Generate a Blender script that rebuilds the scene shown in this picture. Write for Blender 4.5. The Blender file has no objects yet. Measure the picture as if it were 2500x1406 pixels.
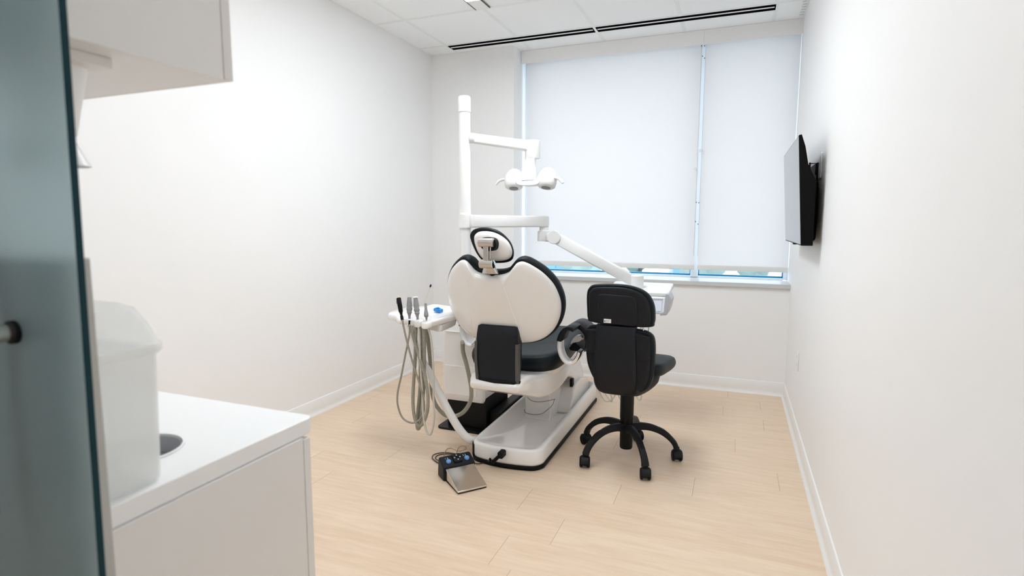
import bpy, bmesh, math, random
from mathutils import Vector, Matrix
random.seed(7)
scn = bpy.context.scene
COL = scn.collection

# ------------------------------------------------------------------ camera model (survey of the photograph)
F, YAW, PITCH, ROLL, H = 1372.27, 0.3771, 0.1141, 0.0023, 1.2484
fw = Vector((-math.sin(YAW)*math.cos(PITCH), math.cos(YAW)*math.cos(PITCH), -math.sin(PITCH)))
rt = Vector((math.cos(YAW), math.sin(YAW), 0)); up = rt.cross(fw)
cr, sr = math.cos(ROLL), math.sin(ROLL)
RT = rt*cr + up*sr; UP = -rt*sr + up*cr
CAM = Vector((0, 0, H))
def at(u, v, ax, val):
    """survey helper: where the sight line of a measured point meets a known wall / floor / height"""
    d = RT*((u-1250)/F) + UP*((703-v)/F) + fw
    k = 'xyz'.index(ax)
    return CAM + d*((val-CAM[k])/d[k])
cam_d = bpy.data.cameras.new('camera'); cam = bpy.data.objects.new('camera', cam_d); COL.objects.link(cam)
cam_d.sensor_width = 36; cam_d.lens = F*36/2500; cam_d.clip_start = 0.02; cam_d.clip_end = 500
m = Matrix.Identity(4)
for i in range(3):
    m[i][0] = RT[i]; m[i][1] = UP[i]; m[i][2] = -fw[i]; m[i][3] = CAM[i]
cam.matrix_world = m
cam_d.dof.use_dof = True; cam_d.dof.focus_distance = 3.1; cam_d.dof.aperture_fstop = 3.6
scn.camera = cam
scn.view_settings.view_transform = 'Standard'; scn.view_settings.look = 'None'
scn.view_settings.gamma = 1; scn.view_settings.exposure = 0.06
scn.view_settings.use_curve_mapping = False

# room dimensions
CZ = 2.6827; YB = 4.434; XL = -2.515; XR = 0.378; YV = 4.584; XW = -1.743; YF = -2.0
GX0, GY0, GT = -2.2534, 3.6134, 0.6096

# ------------------------------------------------------------------ materials
def nt(name):
    mt = bpy.data.materials.new(name); mt.use_nodes = True
    t = mt.node_tree; t.nodes.clear()
    return mt, t, t.nodes, t.links
def pbr(name, col, rough=.5, metal=0, spec=.5, coat=0, bump=0, bscale=200, var=0, vscale=3, trans=0, aniso=0):
    mt, t, N, L = nt(name)
    o = N.new('ShaderNodeOutputMaterial'); b = N.new('ShaderNodeBsdfPrincipled'); L.new(b.outputs[0], o.inputs[0])
    b.inputs['Base Color'].default_value = (*col, 1); b.inputs['Roughness'].default_value = rough
    b.inputs['Metallic'].default_value = metal; b.inputs['Specular IOR Level'].default_value = spec
    b.inputs['Coat Weight'].default_value = coat; b.inputs['Transmission Weight'].default_value = trans
    tc = N.new('ShaderNodeTexCoord')
    nz = N.new('ShaderNodeTexNoise'); nz.inputs['Scale'].default_value = vscale; L.new(tc.outputs['Object'], nz.inputs['Vector'])
    if var:
        mx = N.new('ShaderNodeMix'); mx.data_type = 'RGBA'
        mx.inputs[6].default_value = (*[c*(1-var) for c in col], 1); mx.inputs[7].default_value = (*[min(1, c*(1+var)) for c in col], 1)
        L.new(nz.outputs[0], mx.inputs[0]); L.new(mx.outputs[2], b.inputs['Base Color'])
    if bump:
        n2 = N.new('ShaderNodeTexNoise'); n2.inputs['Scale'].default_value = bscale; L.new(tc.outputs['Object'], n2.inputs['Vector'])
        bp = N.new('ShaderNodeBump'); bp.inputs['Strength'].default_value = bump; bp.inputs['Distance'].default_value = .001
        L.new(n2.outputs[0], bp.inputs['Height']); L.new(bp.outputs[0], b.inputs['Normal'])
    return mt
def emis(name, col, s):
    mt, t, N, L = nt(name)
    o = N.new('ShaderNodeOutputMaterial'); e = N.new('ShaderNodeEmission'); L.new(e.outputs[0], o.inputs[0])
    e.inputs[0].default_value = (*col, 1); e.inputs[1].default_value = s
    return mt
M = {}
M['wall'] = pbr('wall paint', (.885, .885, .885), .5, spec=.3, bump=.15, bscale=350)
M['ceiling'] = pbr('ceiling tile', (.93, .95, .96), .9, spec=.1, bump=.4, bscale=600, var=.01, vscale=60)
M['tbar'] = pbr('ceiling grid', (.86, .88, .88), .5)
M['base'] = pbr('cove base vinyl', (.84, .835, .82), .42)
M['cab'] = pbr('white laminate', (.80, .785, .77), .4)
M['cabedge'] = pbr('laminate edge', (.78, .755, .73), .4)
M['counter'] = pbr('solid surface', (.88, .88, .88), .3, var=.01, vscale=80)
M['plastic'] = pbr('glossy white plastic', (.91, .905, .90), .16, coat=.3)
M['plastic2'] = pbr('satin white plastic', (.86, .86, .86), .35)
M['shell'] = pbr('warm white shell', (.84, .82, .80), .14, coat=.4)
M['enamel'] = pbr('white enamel', (.87, .87, .865), .3)
M['black'] = pbr('black upholstery', (.005, .0085, .011), .5, spec=.22, bump=.12, bscale=900)
M['blackp'] = pbr('black plastic', (.004, .004, .005), .45, spec=.22, bump=.2, bscale=1200)
M['greyp'] = pbr('charcoal plastic', (.008, .009, .012), .5, spec=.25, bump=.3, bscale=1400)
M['trim'] = pbr('dark grey trim', (.085, .078, .072), .45, spec=.3)
M['rubber'] = pbr('black rubber', (.003, .003, .0035), .55, spec=.2)
M['steel'] = pbr('brushed steel', (.62, .58, .54), .27, metal=1, bump=.1, bscale=500)
M['chrome'] = pbr('chrome', (.85, .87, .9), .08, metal=1)
M['pedal'] = pbr('stainless pedal', (.66, .62, .57), .16, metal=1, var=.08, vscale=18)
M['wire'] = pbr('bronze wire', (.34, .27, .21), .3, metal=.6)
M['cable'] = pbr('brown cable', (.055, .042, .034), .45)
M['silicone'] = pbr('grey silicone', (.26, .265, .27), .55, var=.06, vscale=60)
M['hose_tip'] = pbr('tan tip', (.72, .58, .42), .5)
M['blue'] = pbr('blue button', (.14, .33, .72), .35)
M['cyan'] = pbr('bright blue plastic', (.0, .26, .72), .4)
M['navy'] = pbr('navy tip', (.008, .006, .05), .6)
M['grey'] = pbr('light grey plastic', (.50, .50, .53), .35)
M['panelgrey'] = pbr('pale display', (.72, .76, .84), .2)
M['print'] = pbr('dark print', (.03, .03, .035), .6)
M['arrow'] = pbr('pale print', (.62, .72, .82), .5)
M['tvscreen'] = pbr('glossy screen', (.012, .014, .016), .03, spec=.8)
M['tvblack'] = pbr('tv black plastic', (.002, .002, .002), .5, spec=.12)
M['void'] = pbr('black slot', (.003, .003, .003), .9, spec=0)
M['lens'] = pbr('grey lens', (.16, .18, .19), .08, metal=.3)
M['alu'] = pbr('white window frame', (.80, .86, .90), .35)
M['gasket'] = pbr('blue tinted gasket', (.01, .22, .40), .4)
M['bar'] = pbr('shade bottom bar', (.76, .74, .71), .5)
M['sill'] = pbr('grey sill', (.60, .62, .63), .35)
M['partition'] = pbr('grey partition laminate', (.50, .49, .47), .5)
M['bldg'] = pbr('pale building', (.42, .47, .50), .8)
M['bldg2'] = pbr('blue building glass', (.10, .30, .46), .4)
M['tree'] = pbr('pale foliage', (.22, .31, .28), .8, var=.3, vscale=1)
M['ground'] = pbr('outdoor paving', (.42, .48, .50), .9)
M['fixture'] = emis('light diffuser', (.93, .98, 1.02), 6.0)
M['fill_glow'] = emis('added fill diffuser', (.93, .98, 1.02), 15.0)  # glow of the added fill panel above the chair
M['fill_glow_dim'] = emis('dimmed added fill diffuser', (.93, .98, 1.02), 6.6)  # weaker glow for the added front and corridor fill panels
M['sticker'] = pbr('white sticker', (.80, .80, .80), .5)

def hose_mat(name, col, ring):
    mt = pbr(name, col, .5); t = mt.node_tree; N = t.nodes; L = t.links
    b = [n for n in N if n.type == 'BSDF_PRINCIPLED'][0]
    uv = N.new('ShaderNodeTexCoord'); sep = N.new('ShaderNodeSeparateXYZ'); L.new(uv.outputs['UV'], sep.inputs[0])
    s = N.new('ShaderNodeMath'); s.operation = 'MULTIPLY'; s.inputs[1].default_value = ring; L.new(sep.outputs[1], s.inputs[0])
    c = N.new('ShaderNodeMath'); c.operation = 'SINE'; L.new(s.outputs[0], c.inputs[0])
    bp = N.new('ShaderNodeBump'); bp.inputs['Strength'].default_value = .8; bp.inputs['Distance'].default_value = .0012
    L.new(c.outputs[0], bp.inputs['Height']); L.new(bp.outputs[0], b.inputs['Normal'])
    return mt
M['hose'] = hose_mat('ribbed grey hose', (.42, .40, .33), 2*math.pi/.004)
M['tube'] = pbr('smooth grey tubing', (.34, .31, .26), .45)
M['tubew'] = pbr('pale tubing', (.60, .58, .52), .4)

def floor_mat():
    mt, t, N, L = nt('maple plank floor')
    o = N.new('ShaderNodeOutputMaterial'); b = N.new('ShaderNodeBsdfPrincipled'); L.new(b.outputs[0], o.inputs[0])
    tc = N.new('ShaderNodeTexCoord'); sp = N.new('ShaderNodeSeparateXYZ'); L.new(tc.outputs['Object'], sp.inputs[0])
    def mth(op, a, bb=None, c=None):
        n = N.new('ShaderNodeMath'); n.operation = op
        for i, x in enumerate((a, bb, c)):
            if x is None: continue
            if isinstance(x, (int, float)): n.inputs[i].default_value = x
            else: L.new(x, n.inputs[i])
        return n.outputs[0]
    PW, PL = .206, 1.22
    ys = mth('DIVIDE', mth('ADD', sp.outputs[1], -.127), PW)
    row = mth('FLOOR', ys); fy = mth('FRACT', ys)
    wn = N.new('ShaderNodeTexWhiteNoise'); wn.noise_dimensions = '1D'; L.new(row, wn.inputs['W'])
    xs = mth('ADD', mth('DIVIDE', sp.outputs[0], PL), mth('MULTIPLY', wn.outputs[0], 1.0))
    cell = mth('FLOOR', xs); fx = mth('FRACT', xs)
    jx = mth('LESS_THAN', fx, .0022); jy = mth('MULTIPLY', mth('LESS_THAN', fy, .008), .25)
    joint = mth('MULTIPLY', mth('MAXIMUM', jx, jy), .45)
    cb = N.new('ShaderNodeCombineXYZ'); L.new(row, cb.inputs[0]); L.new(cell, cb.inputs[1])
    w2 = N.new('ShaderNodeTexWhiteNoise'); w2.noise_dimensions = '3D'; L.new(cb.outputs[0], w2.inputs['Vector'])
    mp = N.new('ShaderNodeMapping'); mp.inputs['Scale'].default_value = (1.6, 16, 1)
    off = N.new('ShaderNodeVectorMath'); off.operation = 'ADD'; L.new(tc.outputs['Object'], off.inputs[0]); L.new(w2.outputs['Color'], off.inputs[1])
    L.new(off.outputs[0], mp.inputs[0])
    g = N.new('ShaderNodeTexNoise'); g.inputs['Scale'].default_value = 3; g.inputs['Detail'].default_value = 6; L.new(mp.outputs[0], g.inputs['Vector'])
    mp2 = N.new('ShaderNodeMapping'); mp2.inputs['Scale'].default_value = (6, 160, 1); L.new(off.outputs[0], mp2.inputs[0])
    g2 = N.new('ShaderNodeTexNoise'); g2.inputs['Scale'].default_value = 3; g2.inputs['Detail'].default_value = 2; L.new(mp2.outputs[0], g2.inputs['Vector'])
    fac = mth('ADD', mth('MULTIPLY', g.outputs[0], .7), mth('ADD', mth('MULTIPLY', g2.outputs[0], .25), mth('MULTIPLY', w2.outputs['Value'], .16)))
    rp = N.new('ShaderNodeValToRGB'); L.new(fac, rp.inputs[0])
    rp.color_ramp.elements[0].position = .25; rp.color_ramp.elements[0].color = FLOOR_A
    rp.color_ramp.elements[1].position = .85; rp.color_ramp.elements[1].color = FLOOR_B
    mx = N.new('ShaderNodeMix'); mx.data_type = 'RGBA'; L.new(joint, mx.inputs[0]); L.new(rp.outputs[0], mx.inputs[6]); mx.inputs[7].default_value = (.16, .10, .06, 1)
    L.new(mx.outputs[2], b.inputs['Base Color']); b.inputs['Roughness'].default_value = .38; b.inputs['Specular IOR Level'].default_value = .35
    return mt
FLOOR_A = (.67, .49, .335, 1); FLOOR_B = (.82, .665, .515, 1)
M['floor'] = floor_mat()

def blind_mat():
    mt, t, N, L = nt('translucent shade cloth')
    o = N.new('ShaderNodeOutputMaterial'); d = N.new('ShaderNodeBsdfDiffuse'); tr = N.new('ShaderNodeBsdfTranslucent'); mx = N.new('ShaderNodeMixShader')
    d.inputs[0].default_value = (.86, .85, .86, 1); tr.inputs[0].default_value = (.910, .900, .880, 1); mx.inputs[0].default_value = .42
    L.new(d.outputs[0], mx.inputs[1]); L.new(tr.outputs[0], mx.inputs[2]); L.new(mx.outputs[0], o.inputs[0])
    return mt
M['blind'] = blind_mat()
def thin_glass(name, tint, gl=.08):
    mt, t, N, L = nt(name)
    o = N.new('ShaderNodeOutputMaterial'); a = N.new('ShaderNodeBsdfTransparent'); g = N.new('ShaderNodeBsdfGlossy'); mx = N.new('ShaderNodeMixShader')
    a.inputs[0].default_value = (*tint, 1); g.inputs['Roughness'].default_value = .02; mx.inputs[0].default_value = gl
    L.new(a.outputs[0], mx.inputs[1]); L.new(g.outputs[0], mx.inputs[2]); L.new(mx.outputs[0], o.inputs[0])
    return mt
M['glass'] = thin_glass('window glass', (.92, .965, 1.0))
def frosted():
    mt, t, N, L = nt('frosted glass')
    o = N.new('ShaderNodeOutputMaterial'); b = N.new('ShaderNodeBsdfPrincipled')
    b.inputs['Base Color'].default_value = (.48, .60, .63, 1); b.inputs['Transmission Weight'].default_value = .8; b.inputs['Roughness'].default_value = .42
    b.inputs['IOR'].default_value = 1.3
    L.new(b.outputs[0], o.inputs[0])
    return mt
M['frost'] = frosted()
M['glassedge'] = pbr('green glass edge', (.0, .030, .042), .3, spec=.2)
def plasti():
    mt, t, N, L = nt('translucent polypropylene')
    o = N.new('ShaderNodeOutputMaterial'); d = N.new('ShaderNodeBsdfPrincipled'); tr = N.new('ShaderNodeBsdfTranslucent'); mx = N.new('ShaderNodeMixShader')
    d.inputs['Base Color'].default_value = (.93, .94, .935, 1); d.inputs['Roughness'].default_value = .4; tr.inputs[0].default_value = (.97, .98, .975, 1); mx.inputs[0].default_value = .5
    L.new(d.outputs[0], mx.inputs[1]); L.new(tr.outputs[0], mx.inputs[2])
    tp = N.new('ShaderNodeBsdfTransparent'); m2 = N.new('ShaderNodeMixShader'); m2.inputs[0].default_value = .45
    L.new(mx.outputs[0], m2.inputs[1]); L.new(tp.outputs[0], m2.inputs[2]); L.new(m2.outputs[0], o.inputs[0])
    return mt
M['pp'] = plasti()

# ------------------------------------------------------------------ object helpers
def finish(name, bm, mats, parent=None, smooth=True, bevel=0, seg=2, angle=35, sub=0):
    bmesh.ops.recalc_face_normals(bm, faces=bm.faces)
    me = bpy.data.meshes.new(name); bm.to_mesh(me); bm.free()
    o = bpy.data.objects.new(name, me); COL.objects.link(o)
    for mm in (mats if isinstance(mats, (list, tuple)) else [mats]): me.materials.append(M[mm] if isinstance(mm, str) else mm)
    if parent is not None:
        o.parent = parent
        w = world_of(parent).inverted()
        me.transform(w)
    else:
        vs = me.vertices
        if len(vs):
            c = Vector(((min(v.co.x for v in vs)+max(v.co.x for v in vs))/2, (min(v.co.y for v in vs)+max(v.co.y for v in vs))/2, min(v.co.z for v in vs)))
            if name not in ('floor',): me.transform(Matrix.Translation(-c)); o.location = c
    if bevel:
        b = o.modifiers.new('bevel', 'BEVEL'); b.width = bevel; b.segments = seg; b.limit_method = 'ANGLE'; b.angle_limit = math.radians(30)
    if sub:
        s = o.modifiers.new('sub', 'SUBSURF'); s.levels = sub; s.render_levels = sub
    if smooth:
        for p in me.polygons: p.use_smooth = True
        try: me.set_sharp_from_angle(angle=math.radians(angle if not bevel else 50))
        except Exception: pass
        if bevel:
            wn = o.modifiers.new('wn', 'WEIGHTED_NORMAL'); wn.keep_sharp = True
    return o
def world_of(o):
    mw = Matrix.Translation(o.location) @ o.rotation_euler.to_matrix().to_4x4()
    return (world_of(o.parent) @ mw) if o.parent else mw
def thing(name, label, cat, loc, group=None):
    o = bpy.data.objects.new(name, None); COL.objects.link(o); o.location = loc; o.empty_display_size = .05
    o['label'] = label; o['category'] = cat
    if group: o['group'] = group
    return o
def tag(o, label, cat, group=None):
    o['label'] = label; o['category'] = cat
    if group: o['group'] = group
    return o
def struct(o): o['kind'] = 'structure'; return o
def box(bm, x0, x1, y0, y1, z0, z1, mi=0, M4=None):
    vs = [bm.verts.new((x, y, z)) for x in (x0, x1) for y in (y0, y1) for z in (z0, z1)]
    if M4 is not None:
        for v in vs: v.co = M4 @ v.co
    for f in ((0, 1, 3, 2), (4, 6, 7, 5), (0, 4, 5, 1), (2, 3, 7, 6), (0, 2, 6, 4), (1, 5, 7, 3)):
        q = bm.faces.new([vs[i] for i in f]); q.material_index = mi
    return bm
def B(*a, **k): return box(bmesh.new(), *a, **k)
def frame_axes(d, ref=None):
    d = d.normalized(); r = ref or (Vector((0, 0, 1)) if abs(d.z) < .9 else Vector((0, 1, 0)))
    a = d.cross(r).normalized(); b = a.cross(d).normalized()
    return a, b
def crom(pts, n=8, closed=False):
    P = [Vector(p) for p in pts]; out = []; L = len(P)
    rng = L if closed else L-1
    for i in range(rng):
        g = (lambda k: P[k % L]) if closed else (lambda k: P[max(0, min(L-1, k))])
        p0, p1, p2, p3 = g(i-1), g(i), g(i+1), g(i+2)
        for s in range(n):
            t = s/n
            out.append(.5*((2*p1)+(p2-p0)*t+(2*p0-5*p1+4*p2-p3)*t*t+(3*p1-p0-3*p2+p3)*t**3))
    if not closed: out.append(P[-1].copy())
    return out
def tube(bm, path, r, seg=12, caps=True, flat=1.0):
    """swept round section; r may be a number or a list (per path point); uv.y holds length along the path"""
    uvl = bm.loops.layers.uv.verify()
    n = len(path); path = [Vector(p) for p in path]
    rs = r if isinstance(r, (list, tuple)) else [r]*n
    T = [(path[min(i+1, n-1)]-path[max(i-1, 0)]).normalized() for i in range(n)]
    a, b = frame_axes(T[0]); rings = []; ln = 0; lens = []
    for i in range(n):
        if i: ln += (path[i]-path[i-1]).length
        a = (a - T[i]*a.dot(T[i])).normalized(); b = T[i].cross(a)
        rings.append([bm.verts.new(path[i]+a*rs[i]*math.cos(2*math.pi*k/seg)+b*rs[i]*flat*math.sin(2*math.pi*k/seg)) for k in range(seg)]); lens.append(ln)
    for i in range(n-1):
        for k in range(seg):
            f = bm.faces.new((rings[i][k], rings[i][(k+1) % seg], rings[i+1][(k+1) % seg], rings[i+1][k]))
            for lp, vv in zip(f.loops, (lens[i], lens[i], lens[i+1], lens[i+1])): lp[uvl].uv = (k/seg, vv)
    if caps: bm.faces.new(rings[0]); bm.faces.new(rings[-1])
    return bm
def TB(path, r, **k): return tube(bmesh.new(), path, r, **k)
def lathe(bm, prof, origin, axis=(0, 0, 1), seg=32, sx=1, sy=1):
    """prof: list of (radius, height along the axis)"""
    o = Vector(origin); ax = Vector(axis).normalized(); a, b = frame_axes(ax)
    rings = []
    for r, h in prof:
        rings.append([bm.verts.new(o+ax*h+a*max(r, 1e-5)*sx*math.cos(2*math.pi*k/seg)+b*max(r, 1e-5)*sy*math.sin(2*math.pi*k/seg)) for k in range(seg)])
    for i in range(len(rings)-1):
        for k in range(seg): bm.faces.new((rings[i][k], rings[i][(k+1) % seg], rings[i+1][(k+1) % seg], rings[i+1][k]))
    bm.faces.new(rings[0]); bm.faces.new(rings[-1])
    return bm
def LT(*a, **k): return lathe(bmesh.new(), *a, **k)
def loft(bm, rings, caps=True, mi=0):
    R = [[bm.verts.new(p) for p in r] for r in rings]; n = len(R[0])
    for i in range(len(R)-1):
        for k in range(n):
            f = bm.faces.new((R[i][k], R[i][(k+1) % n], R[i+1][(k+1) % n], R[i+1][k])); f.material_index = mi
    if caps:
        for r in (R[0], R[-1]):
            f = bm.faces.new(r); f.material_index = mi
    return bm
def fan(bm, ring, centre):
    c = bm.verts.new(centre); n = len(ring)
    for k in range(n): bm.faces.new((ring[k], ring[(k+1) % n], c))
def pillow(outline, mp, prof, centre=None):
    """outline: closed 2D list; prof: list of (scale about the centre, depth); mp(u, v, w) -> world"""
    if centre is None:
        centre = (sum(p[0] for p in outline)/len(outline), sum(p[1] for p in outline)/len(outline))
    bm = bmesh.new(); rings = []
    for s, w in prof:
        if s <= 1e-4: rings.append(None); continue
        rings.append([bm.verts.new(mp(centre[0]+(p[0]-centre[0])*s, centre[1]+(p[1]-centre[1])*s, w)) for p in outline])
    n = len(outline)
    for i in range(len(prof)-1):
        A, C = rings[i], rings[i+1]
        if A is None: fan(bm, C, mp(centre[0], centre[1], prof[i][1])); continue
        if C is None: fan(bm, A, mp(centre[0], centre[1], prof[i+1][1])); continue
        for k in range(n): bm.faces.new((A[k], A[(k+1) % n], C[(k+1) % n], C[k]))
    return bm
def smooth2(pts, n=5): return [(p.x, p.y) for p in crom([(a, b, 0) for a, b in pts], n, closed=True)]
def mirror(half): # half outline from x=0 up one side back to x=0
    return half + [(-x, z) for x, z in reversed(half) if abs(x) > 1e-6]
def rrect(x0, x1, y0, y1, r, seg=5):
    out = []
    for cx, cy, a0 in ((x1-r, y1-r, 0), (x0+r, y1-r, 90), (x0+r, y0+r, 180), (x1-r, y0+r, 270)):
        for k in range(seg+1):
            a = math.radians(a0+90*k/seg); out.append((cx+r*math.cos(a), cy+r*math.sin(a)))
    return out
def prism(outline, mp, w0, w1, bm=None, mi=0):
    return loft(bm or bmesh.new(), [[mp(u, v, w0) for u, v in outline], [mp(u, v, w1) for u, v in outline]], mi=mi)
def text_mesh(name, s, size, M4, mat, parent):
    cu = bpy.data.curves.new(name, 'FONT'); cu.body = s; cu.size = size; cu.extrude = size*.01; cu.align_x = 'LEFT'
    to = bpy.data.objects.new(name, cu); COL.objects.link(to)
    bpy.context.view_layer.update()
    me = bpy.data.meshes.new_from_object(to.evaluated_get(bpy.context.evaluated_depsgraph_get()))
    bpy.data.objects.remove(to); bpy.data.curves.remove(cu)
    bm = bmesh.new(); bm.from_mesh(me); bpy.data.meshes.remove(me)
    bm.transform(M4)
    return finish(name, bm, mat, parent, smooth=False)
XY = lambda z: (lambda u, v, w: Vector((u, v, w)))

# ------------------------------------------------------------------ the room
WT = .12
struct(finish('floor', B(XL-WT, XR+WT, YF-WT, YB+WT, -.1, 0), 'floor', smooth=False))
struct(finish('ceiling', B(XL-WT, XR+WT, YF-WT, 4.95, CZ, CZ+.1), 'ceiling', smooth=False))
struct(finish('wall_left', B(XL-WT, XL, YF-WT, YB+WT, 0, CZ), 'wall', smooth=False))
struct(finish('wall_right', B(XR, XR+WT, YF-WT, 4.80, 0, CZ), 'wall', smooth=False))
bm = B(XL, XW, YB, 4.80, 0, CZ); box(bm, XW, XR, YB, 4.80, 0, .79)
struct(finish('wall_back', bm, 'wall', smooth=False))
struct(finish('wall_front', B(XL, XR, YF-WT, YF, 0, CZ), 'wall', smooth=False))
# suspended grid, one mesh
bm = bmesh.new(); w = .012; zt = CZ-.0025
for i in range(5):
    x = GX0+i*GT; box(bm, x-w, x+w, YF, YV+.1 if x > XW else YB, zt, CZ)
for j in range(-8, 2):
    y = GY0+j*GT; box(bm, XL, XR, y-w, y+w, zt+.0003, CZ)
box(bm, XL, XL+.02, YF, YB, zt-.0008, CZ); box(bm, XL, XW, YB-.02, YB, zt-.001, CZ); box(bm, XR-.02, XR, YF, YV, zt-.0008, CZ)
struct(finish('trim_1', bm, 'tbar', smooth=False))
# cove base
def cove(name, p0, p1, n):
    p0, p1, n = Vector(p0), Vector(p1), Vector(n)
    prof = [(0, 0), (.020, 0), (.0195, .004), (.013, .010), (.008, .020), (.0065, .035), (.0065, .098), (.004, .101), (0, .101)]
    struct(finish(name, loft(bmesh.new(), [[p+n*a+Vector((0, 0, b)) for a, b in prof] for p in (p0, p1)]), 'base', angle=60))
cove('baseboard_left', (XL, .95, 0), (XL, YB, 0), (1, 0, 0))
cove('baseboard_back', (XL, YB, 0), (XR, YB, 0), (0, -1, 0))
cove('baseboard_right', (XR, YF, 0), (XR, YB, 0), (-1, 0, 0))

# window
YG = 4.745
win = bpy.data.objects.new('window_1', None); COL.objects.link(win); win.location = (-.68, YG, .82); win['kind'] = 'structure'
MX0, MX1 = -.325, -.268
bm = bmesh.new()
box(bm, XW, XW+.055, YG-.03, YG+.05, .825, CZ); box(bm, XR-.03, XR, YG-.03, YG+.05, .825, CZ)
box(bm, XW+.055, XR-.03, YG-.03, YG+.05, .80, .838); box(bm, XW+.055, XR-.03, YG-.03, YG+.05, CZ-.06, CZ)
finish('window_frame', bm, 'alu', win, bevel=.003)
finish('mullion', B(MX0, MX1, YG-.045, YG+.05, .83, CZ-.06), 'alu', win, bevel=.003)
for a, b in ((XW+.055, MX0), (MX1, XR-.03)):
    bm = bmesh.new()
    box(bm, a, b, YG-.012, YG+.012, .838, .851); box(bm, a, a+.008, YG-.012, YG+.012, .846, CZ-.06); box(bm, b-.008, b, YG-.012, YG+.012, .846, CZ-.06)
    finish('gasket', bm, 'gasket', win, smooth=False)
    finish('pane', B(a, b, YG-.003, YG+.003, .84, CZ-.06), 'glass', win, smooth=False)
finish('window_sill', B(XW, XR, YB-.022, YG-.03, .79, .822), 'sill', win, bevel=.003)

# roller shades
def shade(x0, x1, chain_x, label, seedk):
    t = thing('roller_shade', label, 'window shade', ((x0+x1)/2, YV, .93), 'white roller shades over the window')
    finish('fascia', B(x0, x1, YV, YV+.012, 2.580, CZ-.001), 'enamel', t, smooth=False)
    finish('roller', TB([(x0+.01, YV+.055, 2.625), (x1-.01, YV+.055, 2.625)], .028, seg=20), 'blind', t)
    fa, fb = x0+(.022 if seedk == 0 else .012), x1-(.010 if seedk == 0 else .004)
    yb = YV+.07
    bm = bmesh.new(); n = 24
    pts = [(fa, 2.62), (fb, 2.62), (fb, .925), (fa, .925)]
    box(bm, fa, fb, yb-.0005, yb+.0005, .925, 2.62)
    finish('shade_cloth', bm, 'blind', t, smooth=False)
    finish('bottom_bar', prism([(p[0], p[1]) for p in rrect(yb-.012, yb+.012, .888, .930, .009, 4)], lambda u, v, w: Vector((w, u, v)), fa, fb), 'bar', t)
    # bead chain: many tiny balls on a cord
    bm = TB([(chain_x, YV+.035, 2.60), (chain_x+.0, YV+.035, 1.0)], .0009, seg=6)
    for k in range(178):
        z = 2.60-k*.009
        bmesh.ops.create_icosphere(bm, subdivisions=1, radius=.0022, matrix=Matrix.Translation((chain_x, YV+.035, z)))
    ch = finish('bead_chain', bm, 'grey', t)
    return t
xm = at(1718, 105, 'y', YV).x
sh1 = shade(XW+.010, xm-.001, xm-.014, 'wide white roller shade drawn down on the left of the window', 0)
sh2 = shade(xm+.001, XR, xm+.014, 'narrower white roller shade nearest the wall television', 1)
for t, (u, v) in ((sh2, (1711, 367)), (sh1, (1698, 413))):
    p = at(u, v, 'y', YV+.035)
    finish('chain_clip', LT([(.0, -.012), (.012, -.010), (.013, .006), (.006, .012), (0, .013)], p, seg=14), 'plastic2', t)
for t, pts in ((sh1, [(1713, 112), (1715, 137), (1700, 494), (1698, 541)]), (sh2, [(1720, 112), (1720, 142), (1706, 495), (1704, 547)])):
    for u, v in pts:
        p = at(u, v, 'y', YV+.035)
        finish('chain_stop', LT([(0, -.0045), (.003, -.004), (.003, .004), (0, .0045)], p, seg=10), 'trim', t)

# outside: what shows in the strip below the shades
g = struct(finish('ground', B(-90, 60, 5.2, 140, -12.1, -12), 'ground', smooth=False))
def building(x0, x1, y, d, h, mat, label, nwin):
    t = thing('building', label, 'building', ((x0+x1)/2, y, -12))
    finish('wall', B(x0, x1, y, y+d, -12, h), mat, t, smooth=False)
    finish('roof_edge', B(x0-.3, x1+.3, y-.3, y+d+.3, h, h+.4), 'bldg', t, smooth=False)
    for k in range(nwin):
        for zz in (-9.5, -6.5, -3.5, -1.0):
            if zz+1.6 > h: continue
            a = x0+(x1-x0)*(k+.2)/nwin; b = x0+(x1-x0)*(k+.8)/nwin
            finish('window', B(a, b, y-.1, y+.02, zz, zz+1.6), 'bldg2', t, smooth=False)
building(-30, -19.5, 52, 10, 1.5, 'bldg', 'pale block seen at the far left of the strip below the shades', 5)
building(-18, -12.6, 46, 10, .9, 'bldg2', 'blue glass building beyond the wide shade', 4)
building(-4.6, -3.0, 44, 8, .8, 'bldg', 'pale narrow building right of the window mullion', 1)
for k, (x, y, z) in enumerate(((-10.6, 40, -.8), (-6.6, 43, -.4), (-1.9, 37, -.2), (1.6, 43, -.7), (6.2, 41, -.3))):
    t = thing('tree', ['round pale tree beyond the wide shade, left of two', 'pale tree just left of the window mullion', 'pale tree just right of the narrow building',
              'small tree between two others below the narrow shade', 'pale tree furthest right below the narrow shade'][k], 'tree', (x, y, -12), 'trees outside the window')
    bm = bmesh.new()
    for q in range(14):
        a = random.random()*6.3; r = random.random()*.8
        bmesh.ops.create_icosphere(bm, subdivisions=2, radius=.5+.5*random.random(), matrix=Matrix.Translation((x+r*math.cos(a), y+r*math.sin(a), z-1.4+random.random()*1.8)))
    finish('foliage', bm, 'tree', t)
    finish('trunk', TB([(x, y, -12), (x, y, z-1)], [.25, .15], seg=8), 'trim', t)

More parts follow.
